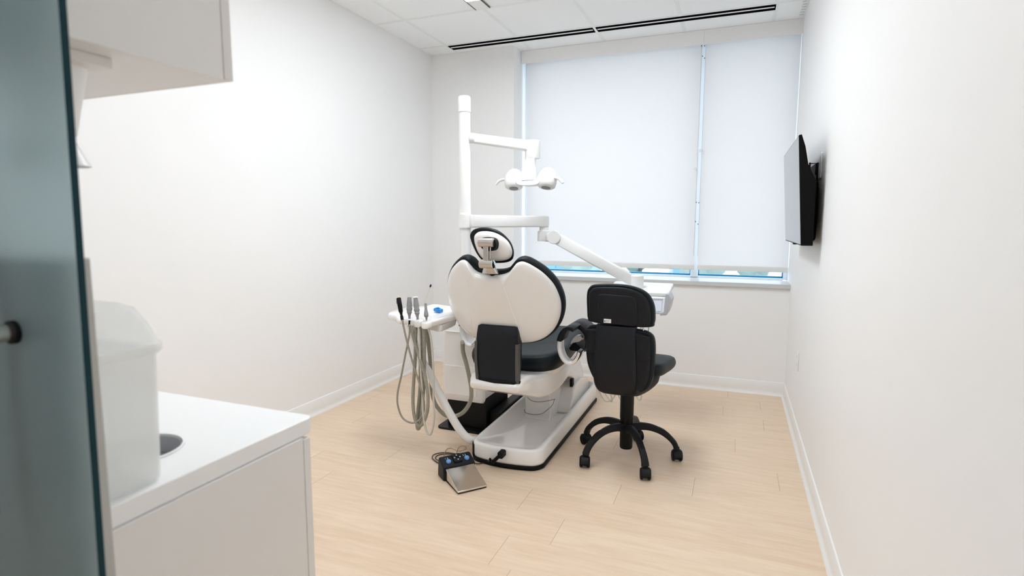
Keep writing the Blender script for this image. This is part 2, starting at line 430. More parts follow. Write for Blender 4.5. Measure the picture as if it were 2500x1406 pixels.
# ------------------------------------------------------------------ ceiling fittings
def diffuser(x0, x1, label):
    t = thing('slot_diffuser', label, 'air diffuser', ((x0+x1)/2, 4.28, CZ-.006), 'slot diffusers in the ceiling')
    y0, y1 = 4.2355, 4.340
    finish('slot', B(x0, x1, y0, y1, CZ-.004, CZ-.0012), 'void', t, smooth=False)
    finish('centre_bar', B(x0+.008, x1-.008, 4.270, 4.291, CZ-.0047, CZ-.0041), 'enamel', t, smooth=False)
diffuser(-2.246, -1.046, 'slot diffuser with black slots nearest the left wall')
diffuser(-1.026, .181, 'slot diffuser with black slots nearest the right wall')
def linear_light(xc, y0, y1, label, hw=.051, end=.15):
    t = thing('linear_light', label, 'ceiling light', (xc, (y0+y1)/2, CZ-.01), 'recessed linear ceiling lights')
    bm = bmesh.new()
    for s in (-1, 1): box(bm, xc+s*hw-.003, xc+s*hw+.003, y0, y1, CZ-.010, CZ-.0031)
    finish('shadow_gap', bm, 'trim', t, smooth=False)
    finish('end_plate', B(xc-hw+.004, xc+hw-.004, y1-end, y1, CZ-.009, CZ-.0031), 'enamel', t, smooth=False)
    finish('diffuser', B(xc-hw+.004, xc+hw-.004, y0, y1-end-.001, CZ-.010, CZ-.0031), 'fixture', t, smooth=False)
linear_light(-1.639, 2.0, 3.598, 'long narrow recessed light in the ceiling near the left wall')
linear_light(-.425, 2.0, 3.598, 'long narrow recessed light in the ceiling near the right wall')
def fill_panel(xc, yc, label, wx=.27, wy=.57, mat='fill_glow'):  # added panels out of view, put in to fill and even out the light
    t = thing('added_fill_panel', label, 'ceiling light', (xc, yc, CZ-.01), 'added ceiling fill panels, out of view')
    bm = B(xc-wx-.02, xc+wx+.02, yc-wy-.02, yc-wy, CZ-.012, CZ-.0031)
    box(bm, xc-wx-.02, xc+wx+.02, yc+wy, yc+wy+.02, CZ-.012, CZ-.0031); box(bm, xc-wx-.02, xc-wx, yc-wy, yc+wy, CZ-.012, CZ-.0031); box(bm, xc+wx, xc+wx+.02, yc-wy, yc+wy, CZ-.012, CZ-.0031)
    finish('frame', bm, 'enamel', t, smooth=False)
    finish('diffuser', B(xc-wx+.001, xc+wx-.001, yc-wy+.001, yc+wy-.001, CZ-.010, CZ-.0031), mat, t, smooth=False)
fill_panel(-1.034, 2.70, 'added fill panel above the dental chair, out of view')
fill_panel(-1.034, 1.0, 'added fill panel over the doorway side of the room, out of view', mat='fill_glow_dim')
fill_panel(-.73, -.9, 'added fill panel over the corridor behind the camera', mat='fill_glow_dim')
# return slot beside the right wall
t = thing('return_grille', 'small white grille in the ceiling against the right wall', 'air grille', (.355, 4.38, CZ-.006))
finish('frame', B(.338, .372, 4.25, 4.53, CZ-.006, CZ-.0031), 'enamel', t, smooth=False)
for k in range(5): finish('louvre', B(.342, .368, 4.28+k*.05, 4.295+k*.05, CZ-.008, CZ-.0061), 'sill', t, smooth=False)

# ------------------------------------------------------------------ glazed sliding door and front cabinets
door = bpy.data.objects.new('door_1', None); COL.objects.link(door); door.location = (-1.3, .41, 0); door['kind'] = 'structure'
bm = B(-1.75, -.70, .408, .4165, .012, CZ-.03)
for v in bm.verts:
    if v.co.x > -1: v.co.x = -.684+(v.co.z-1.48)*.0235
bm.faces.ensure_lookup_table()
for f in bm.faces:
    c = f.calc_center_median()
    f.material_index = 1 if (c.x > -.73 or c.x < -1.74) else 0
finish('glass_panel', bm, ['frost', 'glassedge'], door, smooth=False)
hz = at(20, 820, 'y', .39).z
hx = at(22, 820, 'y', .40).x
finish('standoff', LT([(.0, 0), (.011, 0), (.011, .03), (0, .03)], (hx-.006, .378, hz), axis=(0, 1, 0), seg=20), 'steel', door)
finish('gasket', LT([(.0, 0), (.0145, 0), (.0145, .006), (0, .006)], (hx-.003, .402, hz), axis=(0, 1, 0), seg=20), 'rubber', door)
finish('pull_bar', TB([(hx-.012, .366, hz-.22), (hx-.012, .366, hz+.22)], .0115, seg=16), 'steel', door)
finish('floor_guide', B(-1.75, -.72, .402, .426, 0, .012), 'alu', door, smooth=False)
finish('header_track', B(-1.75, XR, .385, .44, CZ-.045, CZ-.004), 'alu', door, smooth=False)
# low divider behind the glass
struct(finish('wall_divider', B(-1.60, -.760, .440, .466, 0, 1.204), 'partition', bevel=.002))

XC = -.801
t = thing('base_cabinet', 'white laminate base cabinet under the countertop behind the glass door', 'cabinet', (-1.15, .69, 0))
finish('body', B(XL+.012, XC+.006, .470, .862, .06, .817), 'cab', t, bevel=.001)
finish('plinth', B(XL+.03, XC-.02, .470, .82, 0, .06), 'trim', t, smooth=False)
for a, b in ((-1.245, XC+.006), (-1.70, -1.250), (-2.155, -1.705)):
    d = finish('door', B(a, b, .8635, .882, .065, .812), 'cab', t, bevel=.001)
    finish('handle', TB(crom([(b-.05, .882, .70), (b-.05, .905, .70), (b-.05, .905, .60), (b-.05, .882, .60)], 5), .005, seg=8), 'steel', d)
# countertop with the drop-in chute
ring_c = Vector((-.966, .643)); ring_r = .071
bm = bmesh.new()
x0, x1, y0, y1 = XL+.004, XC+.001, .468, .902
outer = [(x0, y0), (x1-.004, y0), (x1, y0+.004), (x1, y1-.016), (x1-.005, y1-.005), (x1-.016, y1), (x0, y1)]
for z in (.8175, .850):
    ov = [bm.verts.new((a, b, z)) for a, b in outer]
    iv = [bm.verts.new((ring_c.x+ring_r*math.cos(2*math.pi*k/40), ring_c.y+ring_r*math.sin(2*math.pi*k/40), z)) for k in range(40)]
    es = [bm.edges.new((ov[k], ov[(k+1) % len(ov)])) for k in range(len(ov))]+[bm.edges.new((iv[k], iv[(k+1) % 40])) for k in range(40)]
    bmesh.ops.triangle_fill(bm, edges=es, use_beauty=True)
    if z < .83: lo, li = ov, iv
    else: ho, hi_ = ov, iv
for A, C in ((lo, ho), (li, hi_)):
    for k in range(len(A)): bm.faces.new((A[k], A[(k+1) % len(A)], C[(k+1) % len(A)], C[k]))
ct = thing('countertop', 'white solid surface countertop with a round waste chute', 'countertop', (-1.4, .69, .8175))
finish('slab', bm, 'counter', ct, bevel=.002, angle=40)
bm = LT([(ring_r-.001, .820), (ring_r-.001, .853), (ring_r+.003, .853), (ring_r+.003, .851), (ring_r+.003, .8505)], (ring_c.x, ring_c.y, 0), seg=40)
bmesh.ops.delete(bm, geom=[f for f in bm.faces if len(f.verts) > 4], context='FACES')
finish('chute_ring', bm, 'counter', ct)
bm = LT([(ring_r-.004, .8185), (ring_r-.0035, .8489), (ring_r-.002, .8489), (ring_r-.002, .8182)], (ring_c.x, ring_c.y, 0), seg=40)
bmesh.ops.delete(bm, geom=[f for f in bm.faces if len(f.verts) > 4], context='FACES')
finish('chute_liner', bm, 'grey', ct)
finish('chute_shade', LT([(0, .8176), (ring_r-.0042, .8176), (ring_r-.0042, .8184), (0, .8184)], (ring_c.x, ring_c.y, 0), seg=40), 'silicone', ct)  # dark disc puts in the shade of a deeper hole

# upper cabinet with cup dispenser
XU = -.789
t = thing('wall_cabinet', 'white laminate wall cabinet above the counter at top left', 'cabinet', (-1.3, .58, 1.48))
finish('body', B(XL+.004, XU, .470, .711, 1.480, 2.30), 'cab', t, bevel=.001)
for a, b in ((-1.245, XU), (-1.70, -1.250), (-2.155, -1.705)):
    finish('door', B(a, b, .7125, .730, 1.482, 2.30), 'cabedge', t, bevel=.001)
finish('soffit', B(XL+.004, XU, .470, .711, 2.301, CZ-.006), 'cab', t, smooth=False)
finish('filler', B(-.99, -.835, .49, .562, 1.4655, 1.4795), 'cabedge', t, smooth=False)
t = thing('cup_dispenser', 'white tapered cup dispenser tube under the wall cabinet', 'dispenser', (-.872, .535, 1.36))
cx, cy = -.898, .528
finish('flange', LT([(0, 1.475), (.046, 1.475), (.048, 1.472), (.040, 1.466), (0, 1.466)], (cx, cy, 0), seg=36), 'plastic2', t)
finish('tube', LT([(0, 1.466), (.034, 1.466), (.022, 1.405), (.016, 1.372), (0, 1.372)], (cx, cy, 0), seg=36), 'plastic2', t)
finish('cup_lip', LT([(.018, 1.372), (.020, 1.372), (.040, 1.330), (.037, 1.330), (.018, 1.370)], (cx-.018, cy, 0), seg=36), 'plastic2', t)

# translucent container on the counter
t = thing('waste_container', 'translucent white plastic container standing on the counter by the glass door', 'container', (-.90, .535, .85))
def rr(x0, x1, y0, y1, r, z): return [Vector((a, b, z)) for a, b in rrect(x0, x1, y0, y1, r, 5)]
cx0, cx1, cy0, cy1 = -.975, -.806, .476, .590
bm = loft(bmesh.new(), [rr(cx0+.014, cx1-.014, cy0+.012, cy1-.012, .015, .8505), rr(cx0+.008, cx1-.008, cy0+.006, cy1-.006, .018, .856), rr(cx0+.002, cx1-.002, cy0+.002, cy1-.002, .02, 1.06), rr(cx0+.004, cx1-.004, cy0+.004, cy1-.004, .02, 1.062), rr(cx0+.010, cx1-.010, cy0+.008, cy1-.008, .018, .860)])
finish('body', bm, 'pp', t)
bm = loft(bmesh.new(), [rr(cx0, cx1, cy0, cy1, .02, 1.052), rr(cx0-.005, cx1+.004, cy0-.004, cy1+.005, .022, 1.058), rr(cx0-.005, cx1+.004, cy0-.004, cy1+.005, .022, 1.068), rr(cx0, cx1-.001, cy0, cy1, .02, 1.073), rr(cx0+.006, cx1-.010, cy0+.005, cy1-.008, .02, 1.10), rr(cx0+.016, cx1-.022, cy0+.012, cy1-.018, .02, 1.122), rr(cx0+.03, cx1-.045, cy0+.02, cy1-.03, .012, 1.130)])
finish('lid', bm, 'pp', t)
finish('lid_tab', B(-.885, -.875, .500, .512, 1.130, 1.134), 'trim', t, smooth=False)

# ------------------------------------------------------------------ dental chair
AX = -1.085
ch = thing('dental_chair', 'white shelled dental chair with black cushions seen from behind', 'dental chair', (AX, 3.1, 0))
bx0, bx1, by0, by1 = -1.262, -.866, 2.59, 3.86
def base_ring(ins, z, ins_back=None, zb=None, fy=0, fx=0):
    x0, x1, y0, y1 = bx0+ins+fx, bx1-ins, by0+ins+fy, by1-(ins_back if ins_back is not None else ins)
    r = max(.012, .055-ins*.45); out = []
    for (cx, cy, a0) in ((x1-r, y1-r, 0), (x0+r, y1-r, 90), (x0+r, y0+r, 180), (x1-r, y0+r, 270)):
        for k in range(7):
            a = math.radians(a0+15*k); X, Y = cx+r*math.cos(a), cy+r*math.sin(a)
            if Y < by0+.25:                                   # gentle bow of the front edge
                q = (X-(bx0+bx1)/2)/((bx1-bx0)/2); Y -= .034*(1-q*q) if Y < y0+r*.7 else 0
            out.append((X, Y))
    def zz(Y): return z if zb is None else z+(zb-z)*max(0, min(1, (Y-2.6)/1.1))
    # add points on the front edge to keep the bow round
    res = []
    for i, (X, Y) in enumerate(out):
        res.append(Vector((X, Y, zz(Y))))
        if i == 20:
            X2 = out[21][0]
            for k in range(1, 8):
                Xk = X+(X2-X)*k/8; q = (Xk-(bx0+bx1)/2)/((bx1-bx0)/2)
                Yk = y0-.034*(1-q*q); res.append(Vector((Xk, Yk, zz(Yk))))
    return res
bm = loft(bmesh.new(), [base_ring(.002, .024), base_ring(0, .034), base_ring(0, .094, zb=.118), base_ring(.004, .102, zb=.126), base_ring(.010, .106, zb=.131), base_ring(.018, .106, zb=.132), base_ring(.026, .103, zb=.128), base_ring(.042, .091, zb=.095, fy=.05, fx=.01), base_ring(.062, .076, zb=.070, fy=.15, fx=.03), base_ring(.080, .068, zb=.060, fy=.25, fx=.045), base_ring(.092, .066, zb=.056, fy=.30, fx=.05)])
finish('base', bm, 'plastic', ch, angle=80)
bm = loft(bmesh.new(), [base_ring(0, 0), base_ring(-.004, .003), base_ring(-.004, .018), base_ring(.002, .0235)])
finish('base_trim', bm, 'rubber', ch, angle=60)
finish('corner_guard', loft(bmesh.new(), [[Vector((a, b, z)) for a, b in ((-1.2665, 2.70), (-1.2665, 2.63), (-1.2575, 2.605), (-1.2445, 2.589), (-1.240, 2.60), (-1.255, 2.64), (-1.255, 2.70))] for z in (.02, .085)]), 'rubber', ch, bevel=.002)
# lever on the front of the base
l0, l1 = at(1204, 1127, 'y', 2.53), at(1222, 1110, 'y', 2.52)
lv = finish('release_lever', TB([l0+Vector((-.02, .03, -.012)), l0, l1], [.009, .010, .009], seg=12), 'rubber', ch)
finish('lever_knob', prism(rrect(l1.x-.012, l1.x+.018, l1.z-.016, l1.z+.018, .008), lambda u, v, w: Vector((u, w, v)), 2.505, 2.552), 'rubber', lv, bevel=.003)
p = at(1196, 1120, 'y', 2.55)
finish('lever_pin', TB([p+Vector((0, .02, -.03)), p+Vector((0, 0, .0))], .006, seg=10), 'rubber', lv)
for pts_ in ([(1287, 969), (1296, 977), (1312, 981), (1334, 979), (1356, 974)], [(1353, 975), (1349, 988), (1338, 999), (1322, 1010), (1302, 1012), (1283, 1007), (1281, 999)]):
    finish('cover_seam', TB(crom([at(u, v, 'y', 3.118 if v < 982 and u < 1352 else 3.150) for u, v in pts_], 5), .0016, seg=6), 'trim', ch)
# rear hump, lift links
bm = prism(smooth2([(3.33, .05), (3.36, .14), (3.40, .20), (3.46, .22), (3.52, .225), (3.62, .215), (3.76, .17), (3.82, .05)], 4), lambda u, v, w: Vector((w, u, v)), -1.19, -.915)
finish('lift_housing', bm, 'shell', ch, bevel=.012, seg=3)
bm = prism(smooth2([(3.16, .055), (3.17, .10), (3.15, .20), (3.12, .285), (3.17, .31), (3.28, .30), (3.40, .18), (3.44, .055)], 4), lambda u, v, w: Vector((w, u, v)), -1.165, -1.0)
finish('lift_cover', bm, 'shell', ch, bevel=.03, seg=5)
bm = prism(smooth2([(2.78, .33), (2.76, .40), (2.86, .455), (3.05, .465), (3.40, .42), (3.62, .34), (3.74, .20), (3.70, .13), (3.56, .16), (3.40, .27), (3.12, .315), (2.90, .315)], 5), lambda u, v, w: Vector((w, u, v)), -1.165, -.94)
finish('lift_arm', bm, 'shell', ch, bevel=.014, seg=3)
finish('bumper', B(-.948, -.929, 3.40, 3.44, .21, .26), 'rubber', ch, bevel=.003)
# seat frame
def fr(y, xa, xb, za, zb, r=.02): return [Vector((a, y, b)) for a, b in rrect(xa, xb, za, zb, min(r, (zb-za)*.42), 4)]
def lerp_rows(rows, n):
    out = []
    for k in range(len(rows)-1):
        p0, p1, p2, p3 = rows[max(0, k-1)], rows[k], rows[k+1], rows[min(len(rows)-1, k+2)]
        for q in range(n):
            t = q/n
            out.append(tuple(.5*(2*b+(c-a)*t+(2*a-5*b+4*c-d)*t*t+(3*b-a-3*c+d)*t**3) for a, b, c, d in zip(p0, p1, p2, p3)))
    return out+[rows[-1]]
FRK = lerp_rows([(2.456, -1.196, -.934, .434, .480), (2.50, -1.212, -.918, .418, .500), (2.57, -1.224, -.900, .392, .502), (2.66, -1.232, -.880, .362, .486), (2.78, -1.242, -.866, .345, .476), (2.95, -1.25, -.862, .345, .47), (3.2, -1.24, -.88, .36, .465), (3.3, -1.22, -.90, .39, .45)], 5)
bm = loft(bmesh.new(), [fr(2.440, -1.180, -.950, .446, .468, .01), fr(2.447, -1.190, -.940, .438, .476, .015)]+[fr(*r_, .022) for r_ in FRK])
finish('seat_frame', bm, 'shell', ch, angle=60)
def seat_out(sx=1, dx=0): return smooth2([(AX+dx+sx*a, b) for a, b in ((.0, 2.675), (.16, 2.68), (.225, 2.72), (.252, 2.80), (.255, 2.95), (.248, 3.15), (.235, 3.38), (.15, 3.44), (0, 3.45), (-.15, 3.44), (-.235, 3.38), (-.248, 3.15), (-.255, 2.95), (-.252, 2.80), (-.225, 2.72), (-.16, 2.68))], 4)
def seat_z(u, v, w):
    q = (u-AX)/.25
    return Vector((u, v, w + .018*q*q*(1 if w > .5 else .3) + max(0, (v-3.05))*.10))
bm = pillow(seat_out(), seat_z, [(0, .425), (.5, .425), (.82, .43), (.92, .452), (.955, .482), (.955, .4825), (0, .4825)], (AX, 3.03))
finish('seat_pan', bm, 'shell', ch, angle=60)
bm = pillow(seat_out(), seat_z, [(0, .483), (.93, .483), (.975, .487), (1, .505), (1, .525), (.975, .548), (.93, .560), (.8, .558), (.5, .552), (0, .55)], (AX, 3.03))
finish('seat_cushion', bm, 'black', ch, angle=80)
# leg rest continuing from the seat (mostly hidden)
bm = pillow(smooth2([(AX-.20, 3.46), (AX, 3.45), (AX+.20, 3.46), (AX+.21, 3.7), (AX+.17, 3.98), (AX, 4.02), (AX-.17, 3.98), (AX-.21, 3.7)], 4), lambda u, v, w: Vector((u, v, w-(v-3.45)*.35)), [(0, .50), (.94, .50), (1, .52), (1, .55), (.94, .575), (0, .58)], (AX, 3.73))
finish('leg_rest', bm, 'black', ch, angle=80)
# backrest
half = [(0, 1.000), (.05, 1.004), (.088, 1.018), (.113, 1.043), (.135, 1.064), (.165, 1.067), (.205, 1.045), (.247, 1.010), (.283, .960), (.302, .905), (.308, .855), (.300, .80), (.278, .745), (.243, .70), (.195, .668), (.13, .652), (0, .648)]
bo = smooth2(mirror(half), 4)
def back_map(off):
    def f(u, v, w):
        y = 2.600-(v-.65)*.36+.075*(u/.3)**2
        return Vector((AX+u, y+w+off, v+(w*.3)))
    return f
def crease_map(u, v, w):
    c = .072+max(0, min(1, (1.03-v)/.36))*.045
    y = 2.600-(v-.65)*.36+.012*(u/.3)**2+.33*max(0, abs(u)-c)**1.0
    yb = 2.600-(v-.65)*.36+.075*(u/.3)**2
    q = 1-max(0, min(1, (w+.032)/.034))                       # 1 on the outer face, 0 at the rim
    return Vector((AX+u, (y*q+yb*(1-q))+w, v+w*.3))
bm = pillow(bo, crease_map, [(0, -.032), (.1, -.032), (.2, -.0319), (.3, -.0318), (.38, -.0316), (.46, -.0314), (.54, -.031), (.62, -.0305), (.70, -.0295), (.78, -.028), (.86, -.025), (.92, -.019), (.97, -.011), (1, .002), (1, .010), (.97, .012), (0, .012)], (0, .86))
finish('backrest_shell', bm, 'shell', ch, angle=80)
def grow(o, d, c=(0, .86)):
    out = []; n = len(o)
    for i in range(n):
        a, b = Vector(o[i-1]), Vector(o[(i+1) % n]); t_ = (b-a).normalized(); nn = Vector((t_.y, -t_.x))
        if nn.dot(Vector(o[i])-Vector(c)) < 0: nn = -nn
        out.append((o[i][0]+nn.x*d, o[i][1]+nn.y*d))
    return out
for ca, cb_, r_ in ((.060, .128, .0016), (-.125, -.150, .0007)):  # thin pale tubes stand in for highlights along the shell creases
    pts_ = []
    for k in range(13):
        q = k/12; v_ = .985-.31*q; u_ = ca+(cb_-ca)*(q**.9)
        pts_.append(crease_map(u_, v_, -.0312 if abs(u_) < .15 else -.030))
    finish('crease_glint', TB(crom(pts_, 3), r_, seg=8), 'plastic', ch)
po = grow(bo, .012)
bm = pillow(po, back_map(0), [(0, .0125), (.96, .0125), (.985, .0130), (1, .028), (1.0, .045), (.985, .062), (.95, .072), (.8, .07), (.4, .05), (0, .045)], (0, .86))
finish('backrest_cushion', bm, 'black', ch, angle=80)
# black bracket joining the backrest to the seat frame
def strip(rows):                       # rows: (xa, xb, y, z, thickness)
    R = []
    for xa, xb, y, z, th in rows:
        R.append([Vector((xa, y, z)), Vector((xa+.012, y-.006, z)), Vector(((xa+xb)/2, y-.010, z)), Vector((xb-.012, y-.006, z)), Vector((xb, y, z)), Vector((xb-.01, y+th, z)), Vector((xa+.01, y+th, z))])
    return R
rows = [(-1.168, -.981, 2.528, .748, .02), (-1.180, -.968, 2.520, .742, .03), (-1.184, -.963, 2.512, .70, .06), (-1.185, -.960, 2.506, .66, .08), (-1.182, -.957, 2.496, .60, .08), (-1.176, -.953, 2.486, .55, .08), (-1.166, -.948, 2.474, .505, .06), (-1.160, -.944, 2.466, .480, .04)]
finish('back_bracket', loft(bmesh.new(), strip(rows)), 'greyp', ch, angle=50)
for s in (0, 1):
    R = []
    for xa, xb, y, z, th in rows[3:]:
        x0_, x1_ = (xa-.006, xa+.010) if s == 0 else (xb-.012, xb+.006)
        R.append([Vector((x0_, y-.008, z+.004)), Vector((x1_, y-.012, z+.004)), Vector((x1_, y+.02, z+.004)), Vector((x0_, y+.03, z+.004))])
    finish('bracket_trim', loft(bmesh.new(), R), 'trim', ch, bevel=.002)
finish('bracket_foot', loft(bmesh.new(), [[Vector((a, b, z)) for a, b in ((-1.168, 2.475), (-1.15, 2.458), (-1.06, 2.445), (-.96, 2.452), (-.935, 2.468), (-.935, 2.52), (-1.168, 2.52))] for z in (.476, .492)]), 'rubber', ch, bevel=.003)
# armrests
AL = at(1145, 842, 'y', 2.93); AC = at(1389, 845, 'y', 2.74); ARX = (at(1421, 845, 'y', 2.74).x-at(1358, 845, 'y', 2.74).x)/2; ARZ = (at(1389, 797, 'y', 2.74).z-at(1389, 893, 'y', 2.74).z)/2
def armrest(sgn):
    cx = AC.x if sgn > 0 else AL.x; cz = AC.z; yo = 0 if sgn > 0 else .19; y0 = 2.74+yo; y1 = y0+.075
    def band(a0, a1, n, ro, ri, ya, yb, rzo, rzi):
        bm = bmesh.new(); R = []
        for k in range(n+1):
            a = math.radians(a0+(a1-a0)*k/n); c, s_ = math.cos(a), math.sin(a)
            e = .004
            R.append([Vector((cx+r*c, y, cz+rz*s_)) for r, rz, y in ((ro, rzo, ya+e), (ro, rzo, yb-e), (ro-e, rzo-e, yb), (ri+e, rzi+e, yb), (ri, rzi, yb-e), (ri, rzi, ya+e), (ri+e, rzi+e, ya), (ro-e, rzo-e, ya))])
        return loft(bm, R)
    a = finish('armrest', band(160, 292, 18, ARX-.004, ARX-.022, y0, y1, ARZ-.002, ARZ-.018), 'plastic', ch, angle=50)
    finish('arm_pad', band(166, 66, 16, ARX, ARX-.024, y0-.006, y1+.055, ARZ, ARZ-.022), 'black', a, angle=50)
    finish('arm_tip', band(290, 342, 8, ARX-.003, ARX-.024, y0-.002, y1+.002, ARZ-.001, ARZ-.026), 'chrome', a, angle=50)
    finish('arm_sweep', band(118, -22, 18, ARX+.012, ARX-.014, y0+.12, y0+.30, ARZ-.004, ARZ-.032), 'greyp', a, angle=50)
    finish('arm_bridge', band(112, 72, 6, ARX+.002, ARX-.022, y0+.06, y0+.14, ARZ-.002, ARZ-.026), 'black', a, angle=50)
    pl = smooth2([(cx-.030, cz-.022), (cx-.022, cz+.004), (cx-.002, cz+.026), (cx+.022, cz+.030), (cx+.034, cz+.016), (cx+.018, cz-.002), (cx-.008, cz-.010)], 5)
    finish('arm_panel', prism(pl, lambda u, v, w: Vector((u, w, v)), y0+.14, y0+.17), 'shell', a, bevel=.004)
    wg_ = [(cx-.036, cz-.040), (cx-.018, cz-.012), (cx+.004, cz-.014), (cx+.046, cz-.050), (cx+.046, cz-.058), (cx-.03, cz-.052)]
    finish('arm_link', prism(wg_, lambda u, v, w: Vector((u, w, v)), y0+.13, y0+.26), 'rubber', a, bevel=.003)
armrest(1); armrest(-1)
# headrest
hr = finish('headrest_shell', pillow(smooth2([(-.098, 1.165), (-.094, 1.190), (-.070, 1.208), (-.030, 1.212), (.010, 1.206), (.045, 1.190), (.072, 1.168), (.088, 1.140), (.092, 1.112), (.082, 1.088), (.055, 1.073), (.010, 1.068), (-.040, 1.070), (-.066, 1.080), (-.084, 1.108), (-.093, 1.138)], 4), lambda u, v, w: Vector((AX+u+.004, 2.475+w-(v-1.14)*.25, v)), [(0, -.030), (.5, -.026), (.78, -.016), (.93, -.004), (1, .010), (1, .018), (0, .018)]), 'shell', ch, angle=80)
hc = smooth2([(-.118, 1.165), (-.120, 1.195), (-.100, 1.218), (-.060, 1.229), (-.015, 1.228), (.030, 1.214), (.065, 1.187), (.088, 1.155), (.098, 1.115), (.090, 1.080), (.062, 1.062), (.010, 1.056), (-.040, 1.058), (-.072, 1.070), (-.094, 1.10), (-.108, 1.132)], 4)
finish('headrest_cushion', pillow(hc, lambda u, v, w: Vector((AX+u-.0035, 2.475+w-(v-1.14)*.25, v)), [(0, .0185), (.90, .0185), (.96, .022), (1, .034), (1, .042), (.96, .056), (.85, .062), (0, .066)]), 'black', ch, angle=80)
jx, jy = -1.083, 2.405
hj = finish('headrest_joint', TB([(jx-.036, jy, 1.160), (jx-.018, jy, 1.160), (jx+.018, jy, 1.160), (jx+.034, jy, 1.160)], .0215, seg=28), 'steel', ch, bevel=.002)
finish('joint_cap', LT([(0, 0), (.0200, 0), (.0200, .003), (0, .003)], (jx+.034, jy, 1.160), axis=(1, 0, 0), seg=28), 'steel', hj)
finish('joint_backing', prism(smooth2([(jx-.03, 1.135), (jx-.032, 1.178), (jx+.02, 1.184), (jx+.044, 1.165), (jx+.040, 1.13), (jx+.01, 1.12)], 4), lambda u, v, w: Vector((u, w, v)), 2.415, 2.452), 'rubber', ch)
finish('joint_bar', B(jx-.014, jx+.012, jy-.008, jy+.008, 1.07, 1.146), 'steel', ch, bevel=.003)
finish('joint_link', B(jx+.0145, jx+.022, jy+.004, jy+.016, 1.085, 1.14), 'steel', ch, bevel=.002)
hj2 = finish('headrest_joint', TB([(jx-.032, jy+.002, 1.060), (jx+.034, jy+.002, 1.060)], .021, seg=28), 'steel', ch, bevel=.002)
finish('joint_cap', LT([(0, 0), (.0200, 0), (.0200, .004), (0, .006)], (jx+.034, jy+.002, 1.060), axis=(1, 0, 0), seg=28), 'chrome', hj2)
def arcpl(z, rx, ry, y): return [Vector((jx+.008+rx*math.cos(a), y-ry*math.sin(a), z)) for a in [math.pi*k/12 for k in range(13)]]+[Vector((jx+.008-rx, y+.012, z)), Vector((jx+.008+rx, y+.012, z))]
finish('neck_plate', loft(bmesh.new(), [arcpl(1.012, .040, .016, 2.43), arcpl(1.018, .040, .016, 2.43), arcpl(1.044, .028, .016, 2.422)]), 'steel', ch, bevel=.002)
finish('neck_post', TB([(jx, 2.44, 1.044), (jx, 2.50, .99)], .014, seg=14), 'rubber', ch)

# ------------------------------------------------------------------ utility unit with pole
ut = thing('utility_unit', 'white utility cabinet with tall pole on a black floor plate', 'dental unit', (-1.49, 3.15, 0))
finish('floor_plate', prism(rrect(-1.655, -1.275, 2.925, 3.60, .03), lambda u, v, w: Vector((u, v, w)), 0, .012), 'blackp', ut, bevel=.002)
finish('lower_box', B(-1.61, -1.345, 2.985, 3.33, .012, .205), 'blackp', ut, bevel=.006)
finish('junction_box', B(-1.344, -1.275, 3.02, 3.50, .012, .115), 'blackp', ut, bevel=.008)
cabz = rrect(-1.632, -1.350, 2.965, 3.34, .02)
bm = loft(bmesh.new(), [[Vector((-1.49+(a+1.49)*s, 3.15+(b-3.15)*s, z)) for a, b in cabz] for s, z in ((.93, .175), (.985, .195), (1, .21), (1, .655), (.985, .668), (.96, .672))])
finish('cabinet_body', bm, 'plastic', ut, angle=60)
finish('service_door', B(-1.612, -1.40, 2.959, 2.9655, .215, .395), 'plastic', ut, bevel=.002)
finish('door_catch', TB([(-1.548, 2.957, .392), (-1.530, 2.957, .392)], .004, seg=10), 'plastic2', ut)
finish('top_ledge', B(-1.60, -1.36, 2.957, 2.965, .600, .606), 'plastic2', ut, bevel=.002)
finish('bowl', LT([(.0, .672), (.07, .672), (.10, .70), (.105, .705), (.098, .705), (.065, .682), (0, .680)], (-1.44, 3.20, 0), seg=32), 'plastic', ut)
px, py = -1.535, 3.10
finish('pole', TB([(px, py, .672), (px, py, 1.905)], .0345, seg=40, caps=True), 'enamel', ut)
finish('pole_cap', LT([(0, 1.906), (.0375, 1.906), (.0375, 1.955), (.0365, 1.99), (.032, 1.998), (0, 2.0)], (px, py, 0), seg=40), 'enamel', ut)
# operating light
def beam(a, b, w0, h0, w1, h1, r=.008, n=5):
    a, b = Vector(a), Vector(b); d = (b-a).normalized(); s = d.cross(Vector((0, 0, 1))).normalized(); u_ = s.cross(d)
    R = []
    for p, w_, h_, q in ((a, w0*.9, h0*.9, 0), (a, w0, h0, .004), (b, w1, h1, -.004), (b, w1*.9, h1*.9, 0)):
        R.append([p+d*q+s*x+u_*z for x, z in rrect(-w_/2, w_/2, -h_/2, h_/2, min(r, w_*.4, h_*.4), 3)])
    return loft(bmesh.new(), R)
yl = 3.40
la, lb = Vector((px+.045, py+.01, 1.755)), at(1296, 358, 'y', yl)
ol = thing('operating_light', 'white dental operating light on an arm from the pole', 'lamp', (lb.x, lb.y, lb.z))
finish('arm_socket', LT([(0, 0), (.026, 0), (.03, .006), (.03, .03), (0, .03)], (px+.030, py+.006, la.z), axis=(1, .35, 0), seg=24), 'enamel', ol)
finish('arm', beam(la, lb+Vector((0, 0, .002)), .045, .055, .05, .066, .01), 'enamel', ol, angle=50)
finish('arm_head', LT([(0, -.075), (.046, -.075), (.048, -.07), (.048, .034), (.044, .038), (0, .038)], (lb.x+.012, lb.y, lb.z), seg=28), 'enamel', ol)
zt_, zb_ = lb.z-.07, at(1300, 440, 'y', yl).z
lx = lb.x+.012
R = []
